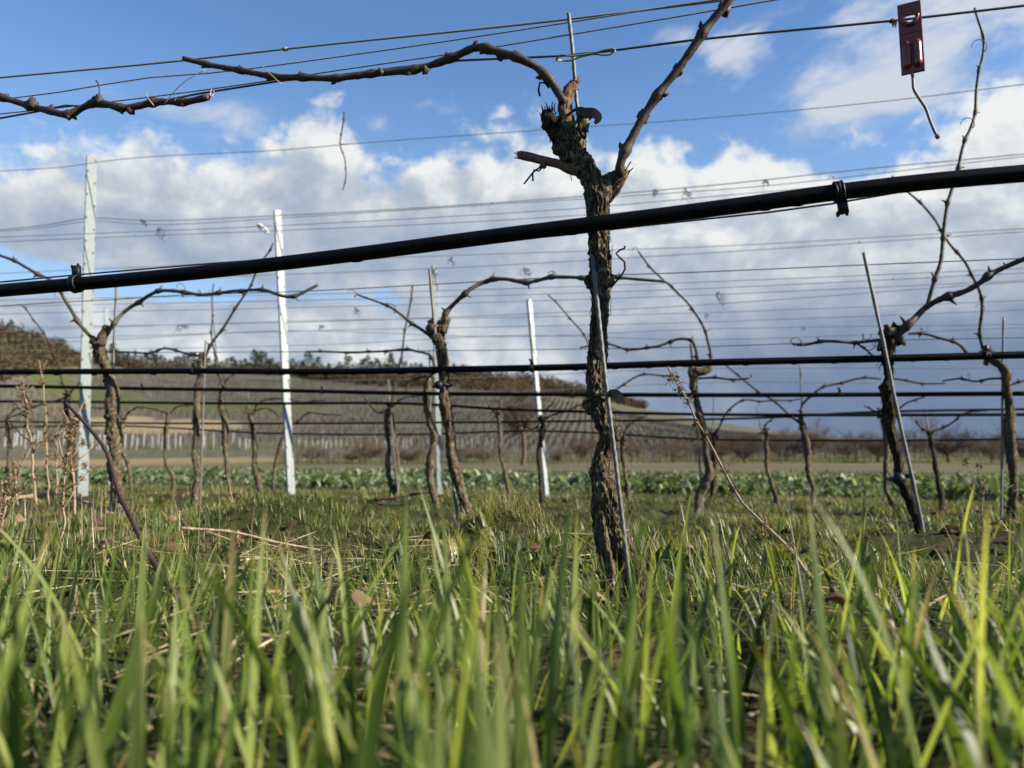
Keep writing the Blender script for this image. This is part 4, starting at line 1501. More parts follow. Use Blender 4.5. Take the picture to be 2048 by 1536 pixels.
V = vine
G = 'cane_green'
V(2, [(247, 1060, 28), (238, 1000, 27), (231, 940, 27), (232, 880, 28), (226, 825, 27), (224, 780, 25), (217, 745, 25), (206, 715, 26), (200, 690, 28)],
  [([(214, 668), (228, 650), (250, 622), (282, 600), (322, 585), (370, 583), (402, 590), (440, 588), (470, 580), (530, 582), (580, 590), (636, 570)], 10, 7.5, 0.12),
   ([(184, 676), (168, 655), (150, 628), (128, 600), (102, 562), (72, 545), (40, 530), (-10, 505), (-80, 470)], 10, 6, 0.13)],
  'leftmost gnarled mossy vine in front of the tallest post', 41, True, [([(200, 690), (208, 670), (216, 652)], 22, 17), ([(198, 690), (186, 680)], 22, 16)], 24, flk=30)
V(2, [(950, 1092, 28), (937, 1025, 26), (916, 955, 26), (906, 885, 27), (896, 830, 27), (890, 785, 26), (893, 745, 26), (886, 712, 28), (880, 690, 28), (868, 662, 32)],
  [([(880, 652), (906, 612), (936, 580), (966, 567), (1002, 560), (1060, 563), (1110, 558), (1160, 553), (1250, 560), (1330, 563)], 12, 7, 0.105),
   ([(856, 668), (826, 645), (790, 622), (752, 605), (714, 589)], 9, 5, 0.13)],
  'rough vine left of centre whose cane arches behind the nearest trunk', 42, False, [([(870, 662), (858, 652)], 28, 22), ([(885, 665), (895, 635)], 18, 13)], 24, flk=44)
V(2, [(1840, 1068, 28), (1818, 1000, 27), (1800, 950, 27), (1787, 880, 27), (1780, 830, 27), (1776, 780, 25), (1772, 735, 25), (1772, 700, 27), (1782, 672, 34)],
  [([(1788, 678), (1822, 648), (1857, 610), (1890, 592), (1935, 581), (1962, 568), (2002, 540), (2050, 513), (2150, 455)], 17, 11, 0.13, 'cane'),
   ([(1853, 615), (1868, 570), (1881, 528), (1886, 468), (1902, 395), (1923, 308), (1941, 258), (1953, 180), (1966, 105), (1949, 16)], 11, 6, 0.115),
   ([(1774, 678), (1722, 682), (1652, 685), (1602, 691), (1586, 688)], 9, 7, 0.11),
   ([(1712, 686), (1730, 700), (1750, 715)], 6, 4, 0.06)],
  'dark leaning vine at right with a thick cane reaching the right edge', 43, False, [([(1780, 672), (1785, 655)], 30, 24), ([(1765, 700), (1762, 680)], 20, 14)], 24, True, flk=50)
V(3, [(392, 992, 18), (395, 950, 16), (388, 900, 16), (395, 850, 17), (393, 800, 16), (400, 760, 16), (402, 725, 18)],
  [([(408, 722), (430, 680), (470, 620), (510, 550), (546, 486)], 7.5, 4, 0.16), ([(398, 712), (360, 704), (325, 697), (305, 704), (235, 703), (190, 700)], 6, 5, 0.15)],
  'thin vine with reddish cut head left of the post with the white loop', 44, True, [([(402, 725), (404, 706)], 14, 10)], 16)
V(3, [(871, 1010, 18), (857, 946, 17), (866, 893, 17), (870, 876, 16), (858, 842, 16), (852, 790, 16), (857, 755, 17)],
  [([(852, 752), (824, 760), (812, 782)], 6, 4, 0.12), ([(870, 735), (865, 712), (830, 702), (770, 701), (740, 705), (690, 703), (640, 705), (611, 704)], 7, 5, 0.14), ([(862, 750), (880, 745), (940, 748)], 5, 4, 0.1)],
  'slim wavy vine just behind and left of the rough vine left of centre', 45, True, (), 16)
V(3, [(1394, 1030, 19), (1402, 985, 18), (1416, 950, 17), (1410, 905, 17), (1400, 842, 17), (1392, 805, 17), (1386, 773, 18), (1388, 745, 22)],
  [([(1397, 735), (1394, 705), (1380, 683), (1352, 679), (1315, 693), (1254, 698), (1220, 691), (1160, 695)], 8, 5, 0.12),
   ([(1416, 735), (1422, 715), (1414, 680), (1400, 642), (1378, 608), (1348, 582), (1308, 542), (1276, 502)], 7, 4.5, 0.15),
   ([(1396, 757), (1450, 757), (1498, 757)], 6, 5, 0.1)],
  'curving vine right of the nearest trunk with a round arched cane', 46, True, [([(1390, 745), (1408, 742), (1422, 732)], 20, 12)], 16, flk=26)
V(3, [(2030, 1012, 22), (2022, 950, 21), (2023, 905, 21), (2018, 859, 21), (2016, 808, 20), (2011, 767, 20), (2000, 732, 20), (1978, 712, 22)],
  [([(1968, 706), (1940, 706), (1920, 690), (1880, 676), (1840, 665), (1818, 668)], 8, 6, 0.12),
   ([(1966, 700), (1961, 660), (1963, 620), (1955, 570), (1935, 530), (1905, 498), (1870, 440), (1830, 398), (1784, 352)], 8, 5, 0.15),
   ([(2006, 757), (1980, 757), (1950, 763), (1920, 759), (1885, 762)], 6, 4.5, 0.11), ([(2020, 770), (2060, 760), (2120, 750)], 6, 4, 0.12)],
  'rightmost mossy vine bending to the left under its clip', 47, True, [([(1980, 710), (1972, 694)], 22, 18)], 18)
V(4, [(462, 992, 14), (454, 944, 13), (451, 893, 13), (448, 842, 14), (441, 808, 13), (447, 773, 13)],
  [([(444, 770), (427, 705), (424, 637), (427, 567)], 5, 3, 0.16), ([(448, 768), (462, 752), (480, 740)], 4, 3, 0.12), ([(452, 765), (430, 705), (425, 690)], 3, 2, 0.15)],
  'slim vine with one upright shoot right of the thin red headed vine', 48, False, (), 12)
V(4, [(788, 1000, 14), (777, 944, 13), (779, 893, 13), (772, 842, 13), (780, 815, 15)],
  [([(782, 812), (796, 740), (811, 660), (825, 571)], 5.5, 4, 0.2), ([(778, 818), (755, 825), (740, 812), (725, 790)], 4, 3, 0.14), ([(784, 815), (810, 795), (850, 790)], 4, 3, 0.14)],
  'slim vine with one tall straight shoot left of the third post', 49, False, [([(794, 998), (795, 930), (789, 870), (782, 825)], 10, 8)], 12)
V(4, [(1086, 1005, 13), (1078, 944, 13), (1077, 893, 13), (1083, 869, 13), (1086, 838, 14)],
  [([(1088, 838), (1128, 822), (1172, 804)], 4.5, 3.5, 0.12), ([(1082, 845), (1065, 858), (1040, 850)], 4, 3, 0.12), ([(1090, 835), (1097, 815), (1110, 805)], 3, 2.5, 0.1)],
  'slim dark vine standing against the leaning white post', 50, True, (), 12, True)
V(4, [(1622, 1025, 16), (1625, 990, 14), (1619, 944, 14), (1615, 893, 14), (1608, 862, 14), (1603, 840, 15)],
  [([(1600, 846), (1570, 820), (1520, 783), (1480, 755), (1448, 728)], 6, 4, 0.14), ([(1606, 838), (1604, 812), (1625, 787), (1665, 770), (1720, 758), (1762, 758)], 6, 4.5, 0.13)],
  'straight vine with a long cane slanting up left and a low arch to the right', 51, False, (), 12)
V(4, [(1790, 1025, 15), (1773, 978, 13), (1773, 910, 13), (1768, 845, 14), (1763, 826, 16)],
  [([(1766, 824), (1790, 824), (1815, 805), (1850, 793)], 5, 3.5, 0.13), ([(1758, 824), (1740, 818), (1728, 812)], 5, 3, 0.1), ([(1782, 757), (1830, 764), (1890, 767)], 5, 4, 0.12)],
  'slim vine almost hidden behind the dark leaning vine', 52, False, (), 12)
V(4, [(151, 985, 15), (147, 927, 14), (138, 842, 14), (134, 792, 15)],
  [([(134, 788), (112, 720), (103, 695), (76, 650), (44, 611)], 5, 3.5, 0.16), ([(132, 795), (95, 805), (50, 822), (10, 840)], 4.5, 3.5, 0.15), ([(140, 790), (155, 770), (165, 755)], 4, 3, 0.1)],
  'dark vine left of the tallest post with a shoot slanting to upper left', 53, False, (), 12, True)
V(5, [(521, 980, 15), (510, 927, 12), (506, 876, 12), (506, 845, 13), (502, 828, 15)],
  [([(506, 828), (516, 808), (540, 797), (570, 800), (610, 803), (652, 801)], 4, 3, 0.16), ([(498, 828), (490, 815)], 4, 3, 0.1), ([(506, 822), (540, 818), (560, 835)], 3, 3, 0.1)],
  'small vine with a low arched cane just left of the second post', 54, False, (), 10)
V(5, [(547, 972, 9), (550, 927, 9), (560, 893, 9), (568, 866, 9)],
  [([(569, 864), (590, 845), (610, 830), (650, 828), (682, 830)], 4, 3, 0.14)],
  'thin vine leaning towards the foot of the second post', 55, False, (), 10)
V(5, [(261, 985, 12), (256, 927, 11), (243, 893, 12), (241, 859, 12), (244, 840, 14)],
  [([(248, 838), (262, 822), (276, 812)], 4, 3, 0.12), ([(246, 835), (215, 818), (180, 815)], 3.5, 3, 0.14)],
  'thin mossy vine half hidden behind the leftmost gnarled vine', 56, True, (), 10)
V(5, [(346, 955, 10), (329, 920, 9), (331, 876, 9), (337, 832, 11)],
  [([(339, 828), (354, 815), (400, 810)], 3.5, 3, 0.15), ([(335, 826), (310, 818), (275, 815)], 3.5, 3, 0.15)],
  'thin curved vine between the leftmost gnarled vine and the red headed vine', 57, False, (), 10)
V(5, [(1018, 982, 11), (1008, 937, 10), (1001, 910, 10), (998, 859, 10), (997, 830, 12)],
  [([(994, 828), (984, 818), (976, 812)], 4, 3, 0.1), ([(1000, 826), (1020, 815), (1060, 818)], 3.5, 3, 0.14)],
  'thin vine with a forked head left of the leaning white post', 58, False, (), 10)
V(5, [(1258, 995, 12), (1246, 927, 11), (1244, 870, 13)],
  [([(1248, 866), (1268, 842), (1298, 828)], 4.5, 3, 0.12), ([(1240, 868), (1225, 862), (1205, 868)], 4, 3, 0.12)],
  'thin vine close behind the right side of the nearest trunk', 59, False, (), 10)
V(4, [(1212, 1005, 13), (1208, 940, 12), (1203, 870, 12), (1204, 805, 13)],
  [([(1201, 800), (1188, 715), (1165, 668), (1130, 625), (1096, 590)], 5, 3.5, 0.14), ([(1208, 806), (1236, 776), (1280, 752), (1318, 750), (1346, 753)], 5, 4, 0.13)],
  'slim vine standing hidden behind the nearest trunk, a cane showing on either side', 64, False, (), 12)
V(5, [(1424, 1008, 11), (1427, 944, 11), (1427, 870, 13)],
  [([(1432, 866), (1442, 850), (1456, 820), (1490, 801), (1530, 802), (1600, 798)], 5, 3.5, 0.14), ([(1424, 866), (1408, 858), (1400, 850)], 5, 3, 0.1)],
  'thin vine with a wide low arch right behind the curving vine', 60, False, (), 10, True)
V(5, [(1554, 1000, 11), (1534, 937, 10), (1535, 893, 10), (1530, 862, 12)],
  [([(1528, 860), (1535, 845), (1552, 832)], 4, 3, 0.1), ([(1526, 862), (1515, 868)], 4, 3, 0.1)],
  'thin crooked vine left of the straight vine with two canes', 61, False, (), 10)
V(5, [(1882, 1000, 12), (1868, 910, 10), (1862, 870, 12)],
  [([(1858, 862), (1842, 855), (1830, 842)], 6, 4, 0.08), ([(1866, 862), (1890, 855), (1905, 845), (1922, 830), (1975, 821)], 5.5, 3.5, 0.13)],
  'thin vine with a claw shaped head between the two big vines at right', 62, False, (), 10, True)
V(5, [(22, 985, 10), (19, 945, 9), (17, 880, 9), (18, 835, 11)],
  [([(18, 832), (30, 820), (60, 812)], 4, 3, 0.14)],
  'thin vine at the left edge behind the dry weed stalks', 63, False, (), 10)


# ------------------------------------------------------------------ stakes and ties
def make_stake(row, pts, wpx, label, off=0.0, ribs=True):
    W = np.array([P(x, y, row, o) for (x, y), o in zip(pts, off if isinstance(off, (list, tuple)) else [off] * len(pts))])
    last = W[-1] + (W[-1] - W[-2]) / np.linalg.norm(W[-1] - W[-2]) * 0.15
    Q = resample(np.vstack([W, last]), 0.003 if row == 1 else 0.02)
    r = wpx / 2 * PX(*pts[0], row)
    mb = MB()

    def rib(Pts, dirs, R):
        s = np.arange(len(Pts))
        n = dirs.shape[1]
        ph = np.arange(n) / n * 2 * math.pi
        return 1 + 0.10 * np.sin(s[:, None] * 1.25 + 2 * ph[None])
    tube(mb, Q, r, 12 if row == 1 else 8, rib if ribs else None)
    o = mb.build_at('vine_stake', MATS['stake'], Q[-1])
    tag(o, label, 'stake', 'thin steel vine stakes')


make_stake(1, [(1137, 27), (1146, 110), (1152, 190), (1160, 260), (1176, 420), (1190, 560), (1210, 750), (1232, 930), (1250, 1085)], 8.0, 'ribbed grey steel stake leaning in front of the nearest trunk', [0.03, 0.03, 0.035, 0.036, 0.02, -0.018, -0.025, -0.025, -0.022])
make_stake(2, [(233, 573), (229, 660), (226, 745), (224, 900), (222, 1030)], 5, 'thin steel stake behind the leftmost gnarled vine', 0.04)
make_stake(2, [(859, 538), (866, 620), (872, 680), (888, 820), (906, 965), (916, 1040)], 6, 'ribbed steel stake tied to the rough vine left of centre', [-0.03, -0.03, -0.035, 0.03, 0.03, 0.0])
make_stake(2, [(1727, 505), (1748, 600), (1770, 700), (1790, 800), (1812, 900), (1836, 1010), (1846, 1060)], 7, 'ribbed steel stake leaning along the dark vine at right', -0.04)
make_stake(3, [(411, 681), (407, 800), (402, 960)], 3.6, 'thin steel stake beside the vine with reddish cut head', -0.03)
make_stake(3, [(1381, 688), (1388, 760), (1396, 880), (1404, 1000)], 4, 'thin steel stake behind the curving vine right of the nearest trunk', 0.03)
make_stake(3, [(2007, 634), (2005, 760), (2003, 1000)], 4.4, 'thin steel stake beside the rightmost mossy vine', -0.03)
make_stake(3, [(859, 700), (861, 850), (863, 990)], 3.4, 'thin steel stake beside the slim wavy vine', 0.02)
make_stake(4, [(1600, 729), (1604, 820), (1620, 1000)], 3, 'thin steel stake rising above the straight vine with two canes', 0.02)
make_stake(4, [(427, 640), (440, 800), (458, 985)], 2.4, 'thin steel stake beside the slim vine with one upright shoot', 0.03)
make_stake(4, [(776, 760), (786, 880), (796, 985)], 3, 'thin steel stake beside the vine with the tall straight shoot', -0.02)
make_stake(5, [(496, 785), (500, 840), (512, 960)], 2.6, 'short steel stake above the small vine left of the second post', 0.02)
make_stake(5, [(1849, 817), (1858, 870), (1880, 985)], 3, 'thin steel stake above the claw headed vine', 0.02)
make_stake(5, [(1514, 815), (1524, 870), (1545, 980)], 2.6, 'thin steel stake above the thin crooked vine', 0.02)
make_stake(5, [(1428, 785), (1426, 870), (1424, 990)], 2.6, 'thin steel stake above the thin vine with a wide low arch', 0.02)
make_stake(5, [(1003, 800), (1003, 870), (1008, 970)], 2.6, 'thin steel stake behind the vine with a forked head', 0.02)


def make_tie(row, x, y, rx, label, off=-0.02, tail=(), tilt=0.0):
    c = P(x, y, row, 0.0)
    e = empty('tie_strap', c)
    pw = PX(x, y, row)
    mb = MB()
    ring = []
    for t in np.linspace(0, 2 * math.pi, 28):
        ring.append(c + np.array([math.cos(t) * rx * pw, math.sin(t) * (rx * pw + 0.006), math.cos(t) * tilt * rx * pw + 0.0012 * math.sin(3 * t)]))
    tube(mb, np.array(ring), 0.0022 if row == 1 else 0.004, 6, cap=False)
    mb.build('loop', MATS['rubber'], e)
    if tail:
        mb = MB()
        L = resample(np.array([P(a, b_, row, off - 0.012) for a, b_, _ in tail]), 0.002)
        w = np.interp(np.linspace(0, 1, len(L)), np.linspace(0, 1, len(tail)), [t[2] / 2 * pw for t in tail])
        T, N, B = frames(L)
        up = np.cross(T, np.array([0, -1.0, 0]))
        top = [p + u * ww for p, u, ww in zip(L, up, w)]
        bot = [p - u * ww for p, u, ww in zip(L, up, w)]
        vv = []
        th = np.array([0.0, 0.0024, 0.0])
        for a, b_ in zip(top, bot):
            vv += [a, b_, b_ + th, a + th]
        q = []
        for i in range(len(L) - 1):
            for j in range(4):
                q.append((i * 4 + j, i * 4 + (j + 1) % 4, i * 4 + 4 + (j + 1) % 4, i * 4 + 4 + j))
        mb.add(vv, q + [(0, 1, 2, 3), tuple((len(L) - 1) * 4 + k for k in (3, 2, 1, 0))])
        mb.build('tail', MATS['rubber'], e, smooth=False)
    tag(e, label, 'tie', 'black rubber ties')


make_tie(1, 1160, 232, 22, 'curled black rubber strap near the top of the nearest trunk', -0.02, [(1152, 222, 12), (1172, 224, 18), (1188, 226, 20), (1197, 236, 16), (1190, 246, 6)], -0.1)
make_tie(1, 1200, 795, 32, 'black rubber tie with a flap binding the nearest trunk to its stake', -0.03, [(1214, 794, 6), (1222, 786, 14), (1231, 789, 21), (1238, 797, 19), (1240, 806, 9)], 0.22)
make_tie(2, 1800, 955, 22, 'round black tie low on the dark leaning vine', 0, (), 0.2)
make_tie(2, 886, 772, 20, 'black tie on the rough vine left of centre below the second pipe', 0, (), 0.1)
for (row, x, y, r, lab) in ((2, 1798, 958, 13, 'round black rubber knob tied low on the dark leaning vine'), (2, 877, 770, 9, 'round black rubber knob on the rough vine left of centre'), (2, 213, 833, 6, 'small black rubber knob on the left of the leftmost gnarled vine')):
    mb = MB()
    c = P(x, y, row, -0.04)
    blob(mb, c, r * PX(x, y, row), 3, (1, 0.8, 1), 14, 10, 0.08)
    tag(mb.build_at('rubber_knob', MATS['rubber'], c), lab, 'tie', 'rubber knobs on the vines')

# twisted wire end round the nearest stake
mb = MB()
tw = [(1228, 102), (1222, 108), (1210, 110), (1190, 108), (1160, 114), (1140, 121), (1124, 121), (1114, 117), (1120, 111), (1140, 112), (1165, 110), (1195, 104), (1215, 99), (1228, 98), (1231, 103), (1222, 106)]
L = resample(np.array([P(x, y, 1, -0.012 + 0.02 * (1 if i < 7 else 0)) for i, (x, y) in enumerate(tw)]), 0.004)
tube(mb, L, 0.0015, 7)
tag(mb.build_at('twisted_wire', MATS['wire'], L[0]), 'twisted wire loop round the top of the nearest stake', 'wire')


# ------------------------------------------------------------------ red tag with its hanging wire
def red_tag():
    c = P(1822, 76, 1, -0.03)
    e = empty('red_clip', c)
    pw = PX(1822, 76, 1)
    up = P(1817, 6, 1, -0.03) - P(1826, 146, 1, -0.03)
    H = np.linalg.norm(up)
    up /= H
    yaw = math.radians(-28)
    u = np.array([math.cos(yaw), math.sin(yaw), 0.16])
    u -= up * u.dot(up)
    u /= np.linalg.norm(u)
    w = np.cross(u, up)
    w /= np.linalg.norm(w)
    hw = 18.0 * pw / math.cos(yaw)
    A = np.array([u, w, up])
    th = 0.0022
    hh = H / 2

    def slab(m, u0, u1, v0, v1, d0=-th, d1=th):
        box(m, c + u * (u0 + u1) / 2 * hw + up * (v0 + v1) / 2 * hh + w * (d0 + d1) / 2, (u1 - u0) / 2 * hw, (d1 - d0) / 2, (v1 - v0) / 2 * hh, A)
    mb = MB()
    # plate with a rounded window: outline polygon with hole, bridged
    outer, inner = [], []
    for t in np.linspace(0, 2 * math.pi, 48, endpoint=False):
        k = 0.16
        cx, sy = math.cos(t), math.sin(t)
        f = 1 / max(abs(cx), abs(sy))
        ou, ov = cx * f, sy * f
        outer.append((ou * 1.0, 0.56 + ov * 0.44))
        g = (abs(cx) ** 3 + abs(sy) ** 3) ** (-1 / 3)
        inner.append((cx * g * 0.60, 0.50 + sy * g * 0.15))
    vv = []
    n = len(outer)
    for d in (-th, th):
        for ring in (outer, inner):
            for (a, b_) in ring:
                vv.append(c + u * a * hw + up * b_ * hh + w * d)
    q = []
    for i in range(n):
        j = (i + 1) % n
        q += [(i, j, n + j, n + i), (2 * n + i, 3 * n + i, 3 * n + j, 2 * n + j), (i, 2 * n + i, 2 * n + j, j), (n + i, n + j, 3 * n + j, 3 * n + i)]
    mb.add(vv, q)
    slab(mb, -1, 1, -1.0, 0.12)
    o = mb.build('plate', MATS['red'], e, smooth=False)
    bv = o.modifiers.new('bevel', 'BEVEL')
    bv.width = 0.0008
    bv.segments = 2
    bv.limit_method = 'ANGLE'
    for s in (-1, 1):
        mb = MB()
        p0 = c + u * s * 0.44 * hw - up * 0.86 * hh + w * 0.0025
        p1 = c + u * s * 0.44 * hw - up * 0.10 * hh + w * 0.0025
        L = resample([p0, p1], 0.004)
        r = np.full(len(L), hw * 0.40)
        r[-1] *= 0.6
        r[0] *= 0.6
        tube(mb, L, r, 14)
        mb.build('sleeve', MATS['red'], e)
    mb = MB()
    arc = [c + u * math.sin(t) * 0.66 * hw + up * (0.62 - 0.26 * math.cos(t)) * hh + w * 0.004 for t in np.linspace(-1.5, 1.5, 20)]
    tube(mb, np.array(arc), 0.0026, 8)
    mb.build('latch', MATS['red'], e)
    mb = MB()
    L = np.array([P(x, y, 1, -0.03) for x, y in ((1823, 140), (1826, 158), (1827, 176), (1838, 196), (1850, 214), (1862, 246), (1873, 270), (1876, 275))])
    tube(mb, resample(L, 0.003), 0.0019, 8)
    blob(mb, P(1875, 273, 1, -0.03), 0.0034, 2)
    mb.build('hanging_wire', MATS['stake'], e)
    tag(e, 'dark red plastic clip with a bent wire tail hanging on the wire at upper right', 'clip')


red_tag()

# dried curled tendrils clinging to the wires
TD = [(1, 1788, 44, 15, 'tight dark tendril curl beside the red clip'), (4, 1313, 385, 20, 'dried tendril tangle left of two on the wire right of the nearest trunk'), (4, 1373, 387, 26, 'dried tendril tangle above the thickest pipe, larger of two'),
      (4, 1533, 366, 18, 'dried tendril curl left of the large pipe clip'), (4, 1664, 355, 10, 'tiny tendril hook right above the large pipe clip'), (4, 283, 444, 16, 'small dried tendril hook right of the tallest post'), (4, 316, 462, 26, 'long dried tendril tassel hanging right of the tallest post'),
      (5, 1050, 545, 32, 'long coiled dried tendril hanging left of the nearest trunk'), (5, 905, 520, 16, 'small dried tendril above the third post'), (4, 1440, 595, 30, 'ragged dried tendril cluster left of the stake at right'),
      (5, 1415, 632, 14, 'small ragged tendril below the ragged cluster at right'), (5, 1605, 657, 9, 'tiny tendril speck in the slate cloud left of the leaning stake'), (4, 712, 620, 16, 'dried tendril near the tip of the slanting cane left of centre'), (5, 640, 655, 15, 'hooked tendril right of the second post'), (6, 363, 655, 18, 'curled tendril above the ridge pines left of the second post')]
for i, (row, x, y, s, lab) in enumerate(TD):
    rng = np.random.default_rng(200 + i)
    mb = MB()
    pw = PX(x, y, row)
    c = P(x, y, row, -0.01)
    for k in range(6 if row == 1 else (4 if s > 15 else 2)):
        ph = rng.uniform(0, 6.28)
        turns = rng.uniform(1.0, 2.6)
        n = 26
        t = np.linspace(0, 1, n)
        rad = s * 0.22 * (1 - 0.5 * t)
        drift = rng.uniform(-0.7, 0.7)
        xs = drift * s * t + rad * np.cos(ph + turns * 6.28 * t) - s * 0.2 * math.cos(ph)
        ys = -s * rng.uniform(0.2, 1.1) * t + rad * np.sin(ph + turns * 6.28 * t) * 0.8 + s * 0.25
        zs = rad * np.sin(ph + 1 + turns * 6.28 * t) * 0.5
        tube(mb, np.stack([c[0] + xs * pw, c[1] + zs * pw, c[2] + ys * pw], -1), np.linspace(1.3, 0.6, n) * pw * (1.7 if row == 1 else 0.5), 5)
    tag(mb.build_at('dry_tendril', MATS['bark_dark'] if row == 1 else MATS['cane_far'], c), lab, 'tendril', 'dried tendrils on the wires')

# broken twig caught on a wire
mb = MB()
L = np.array([P(x, y, 3, -0.05) for x, y in ((688, 224), (684, 262), (680, 290), (690, 322), (692, 345), (686, 380))])
cane_tube(mb, L, 1.6 * PX(685, 300, 3), 1.1 * PX(685, 300, 3), np.random.default_rng(3), 0.10, True, 6, 0.4)
tube(mb, np.array([P(680, 288, 3, -0.05), P(694, 288, 3, -0.05), P(708, 288, 3, -0.03)]), 0.0018, 5)
tag(mb.build_at('broken_twig', MATS['cane_far'], L[0]), 'broken twig hanging from the thin wire against white cloud', 'twig')

# white loop and pink ties
mb = MB()
c = P(527, 458, 4, -0.04)
pw = PX(527, 458, 4)
ring = [c + np.array([math.cos(t) * 11 - 0.3 * math.sin(t) * 5, math.sin(t * 2) * 3, math.sin(t) * 5 - math.cos(t) * 7]) * pw for t in np.linspace(0, 5.6, 22)]
tube(mb, np.array(ring), 2.1 * pw, 8)
tag(mb.build_at('plastic_loop', MATS['whiteplastic'], c), 'white open plastic loop on the wire beside the second post', 'wire loop')
mb = MB()
c = P(424, 185, 1, -0.012)
pw = PX(424, 185, 1)
ring = [c + np.array([math.cos(t) * 3.2, 0.002 * math.sin(t), math.sin(t) * 10]) * np.array([pw, 1, pw]) for t in np.linspace(0, 5.9, 24)]
tube(mb, np.array(ring), 1.2 * pw, 6)
tag(mb.build_at('tape_loop', MATS['pinktape'], c), 'small pink tape loop at the cut end of the upper left cane', 'tape')
for i, (a, b_, lab, mt) in enumerate((((292, 183), (308, 212), 'fine bright twist tie over the upper left cane', 'wire_pale'), ((520, 128), (562, 168), 'fine bright twist tie over the long arched cane', 'wire_pale'), ((328, 208), (410, 139), 'thin pale straw bent between the two upper left canes', 'wire'))):
    mb = MB()
    mid = ((a[0] + b_[0]) / 2 - 6, (a[1] + b_[1]) / 2 - 5)
    L = resample(np.array([P(*a, 1, -0.026), P(*mid, 1, -0.03), P(*b_, 1, -0.024)]), 0.004)
    tube(mb, L, 0.0008, 5)
    tag(mb.build_at('twist_tie', MATS[mt], L[0]), lab, 'tie')

# ------------------------------------------------------------------ pruned canes and dry weeds
def loose_cane(name, pts, w0, w1, label, mat='deadcane', node=0.09):
    """pts: (x, y, depth)"""
    rng = np.random.default_rng(len(label))
    L = np.array([Pd(x, y, d) for x, y, d in pts])
    pw = pts[0][2] / F_PX
    mb = MB()
    cane_tube(mb, L, w0 / 2 * pw, w1 / 2 * pw, rng, node, True, 10, 0.2)
    tag(mb.build_at(name, MATS[mat], L[0]), label, 'cane')


loose_cane('pruned_cane', [(420, 1285, 0.78), (365, 1205, 0.83), (330, 1160, 0.87), (290, 1095, 0.93), (262, 1035, 0.98), (238, 985, 1.03), (212, 905, 1.10), (165, 840, 1.17), (132, 806, 1.22)], 15, 9, 'reddish brown pruned cane leaning out of the grass at left', node=0.13)
loose_cane('pruned_cane', [(-20, 1002, 2.9), (60, 992, 3.0), (120, 988, 3.05), (170, 1005, 3.0), (215, 1025, 2.9)], 8, 6, 'grey pruned cane lying at the foot of the tallest post', 'dry')
loose_cane('pruned_cane', [(735, 1002, 4.2), (790, 995, 4.2), (860, 985, 4.25)], 6, 4, 'thin dark cane lying left of the rough vine foot', 'deadcane')
loose_cane('pruned_cane', [(362, 1056, 1.35), (470, 1065, 1.4), (560, 1085, 1.45), (640, 1100, 1.5)], 6, 4, 'straw coloured stem lying across the dry seed heads', 'dry')


def dry_weed(pts, w0, w1, heads, label, d0, seed, leaves=0, headsize=1.0, name='dry_weed', side=0, label_cat='weed'):
    """a dead stalk with clustered seed capsules; pts (x, y) at depth d0 (or with own depth)"""
    rng = np.random.default_rng(seed)
    L = np.array([Pd(p[0], p[1], p[2] if len(p) > 2 else d0) for p in pts])
    pw = d0 / F_PX
    e = empty(name, L[0])
    Q = resample(L, 0.012)
    mb = MB()
    Q = Q + np.stack([vnoise(np.arange(len(Q)) * 0.35, seed, 0, 1), vnoise(np.arange(len(Q)) * 0.35, seed, 0, 2), np.zeros(len(Q))], -1) * 0.004
    tube(mb, Q, np.linspace(w0 / 2 * pw, w1 / 2 * pw, len(Q)) * 0.75, 7)
    for k in range(side):
        i = rng.integers(len(Q) // 4, len(Q) - 2)
        d = rng.normal(size=3) * np.array([1, 0.6, 0.3]) + np.array([0, 0, 0.9])
        d /= np.linalg.norm(d)
        ln = rng.uniform(0.04, 0.11)
        tube(mb, np.array([Q[i], Q[i] + d * ln * 0.5, Q[i] + d * ln + np.array([0, 0, 0.01])]), [w1 / 2 * pw * 0.8, w1 / 2 * pw * 0.6, w1 / 2 * pw * 0.3], 5)
        heads = list(heads) + [('p', Q[i] + d * ln, 7)]
    mb.build('stalk', MATS['dry'], e)
    hb = MB()
    for h in heads:
        if h[0] == 'p':
            c, r = h[1], h[2] * pw
        else:
            j = int(h[0] * (len(Q) - 1))
            c, r = Q[j], h[1] * pw
        m = 60
        cs = c + rng.normal(size=(m, 3)) * r * np.array([0.42, 0.42, 0.62]) * headsize
        V_, q_ = leaf_cloud(cs, max(0.0022, r * 0.2), rng, aspect=2.1)
        hb.addq(V_, q_)
        for k in range(7):
            blob(hb, c + rng.normal(size=3) * r * 0.4, r * 0.20, k, nu=6, nv=5)
    hb.build('seed_head', MATS['drybrown'], e, smooth=False)
    tag(e, label, label_cat, 'dead weed stalks')


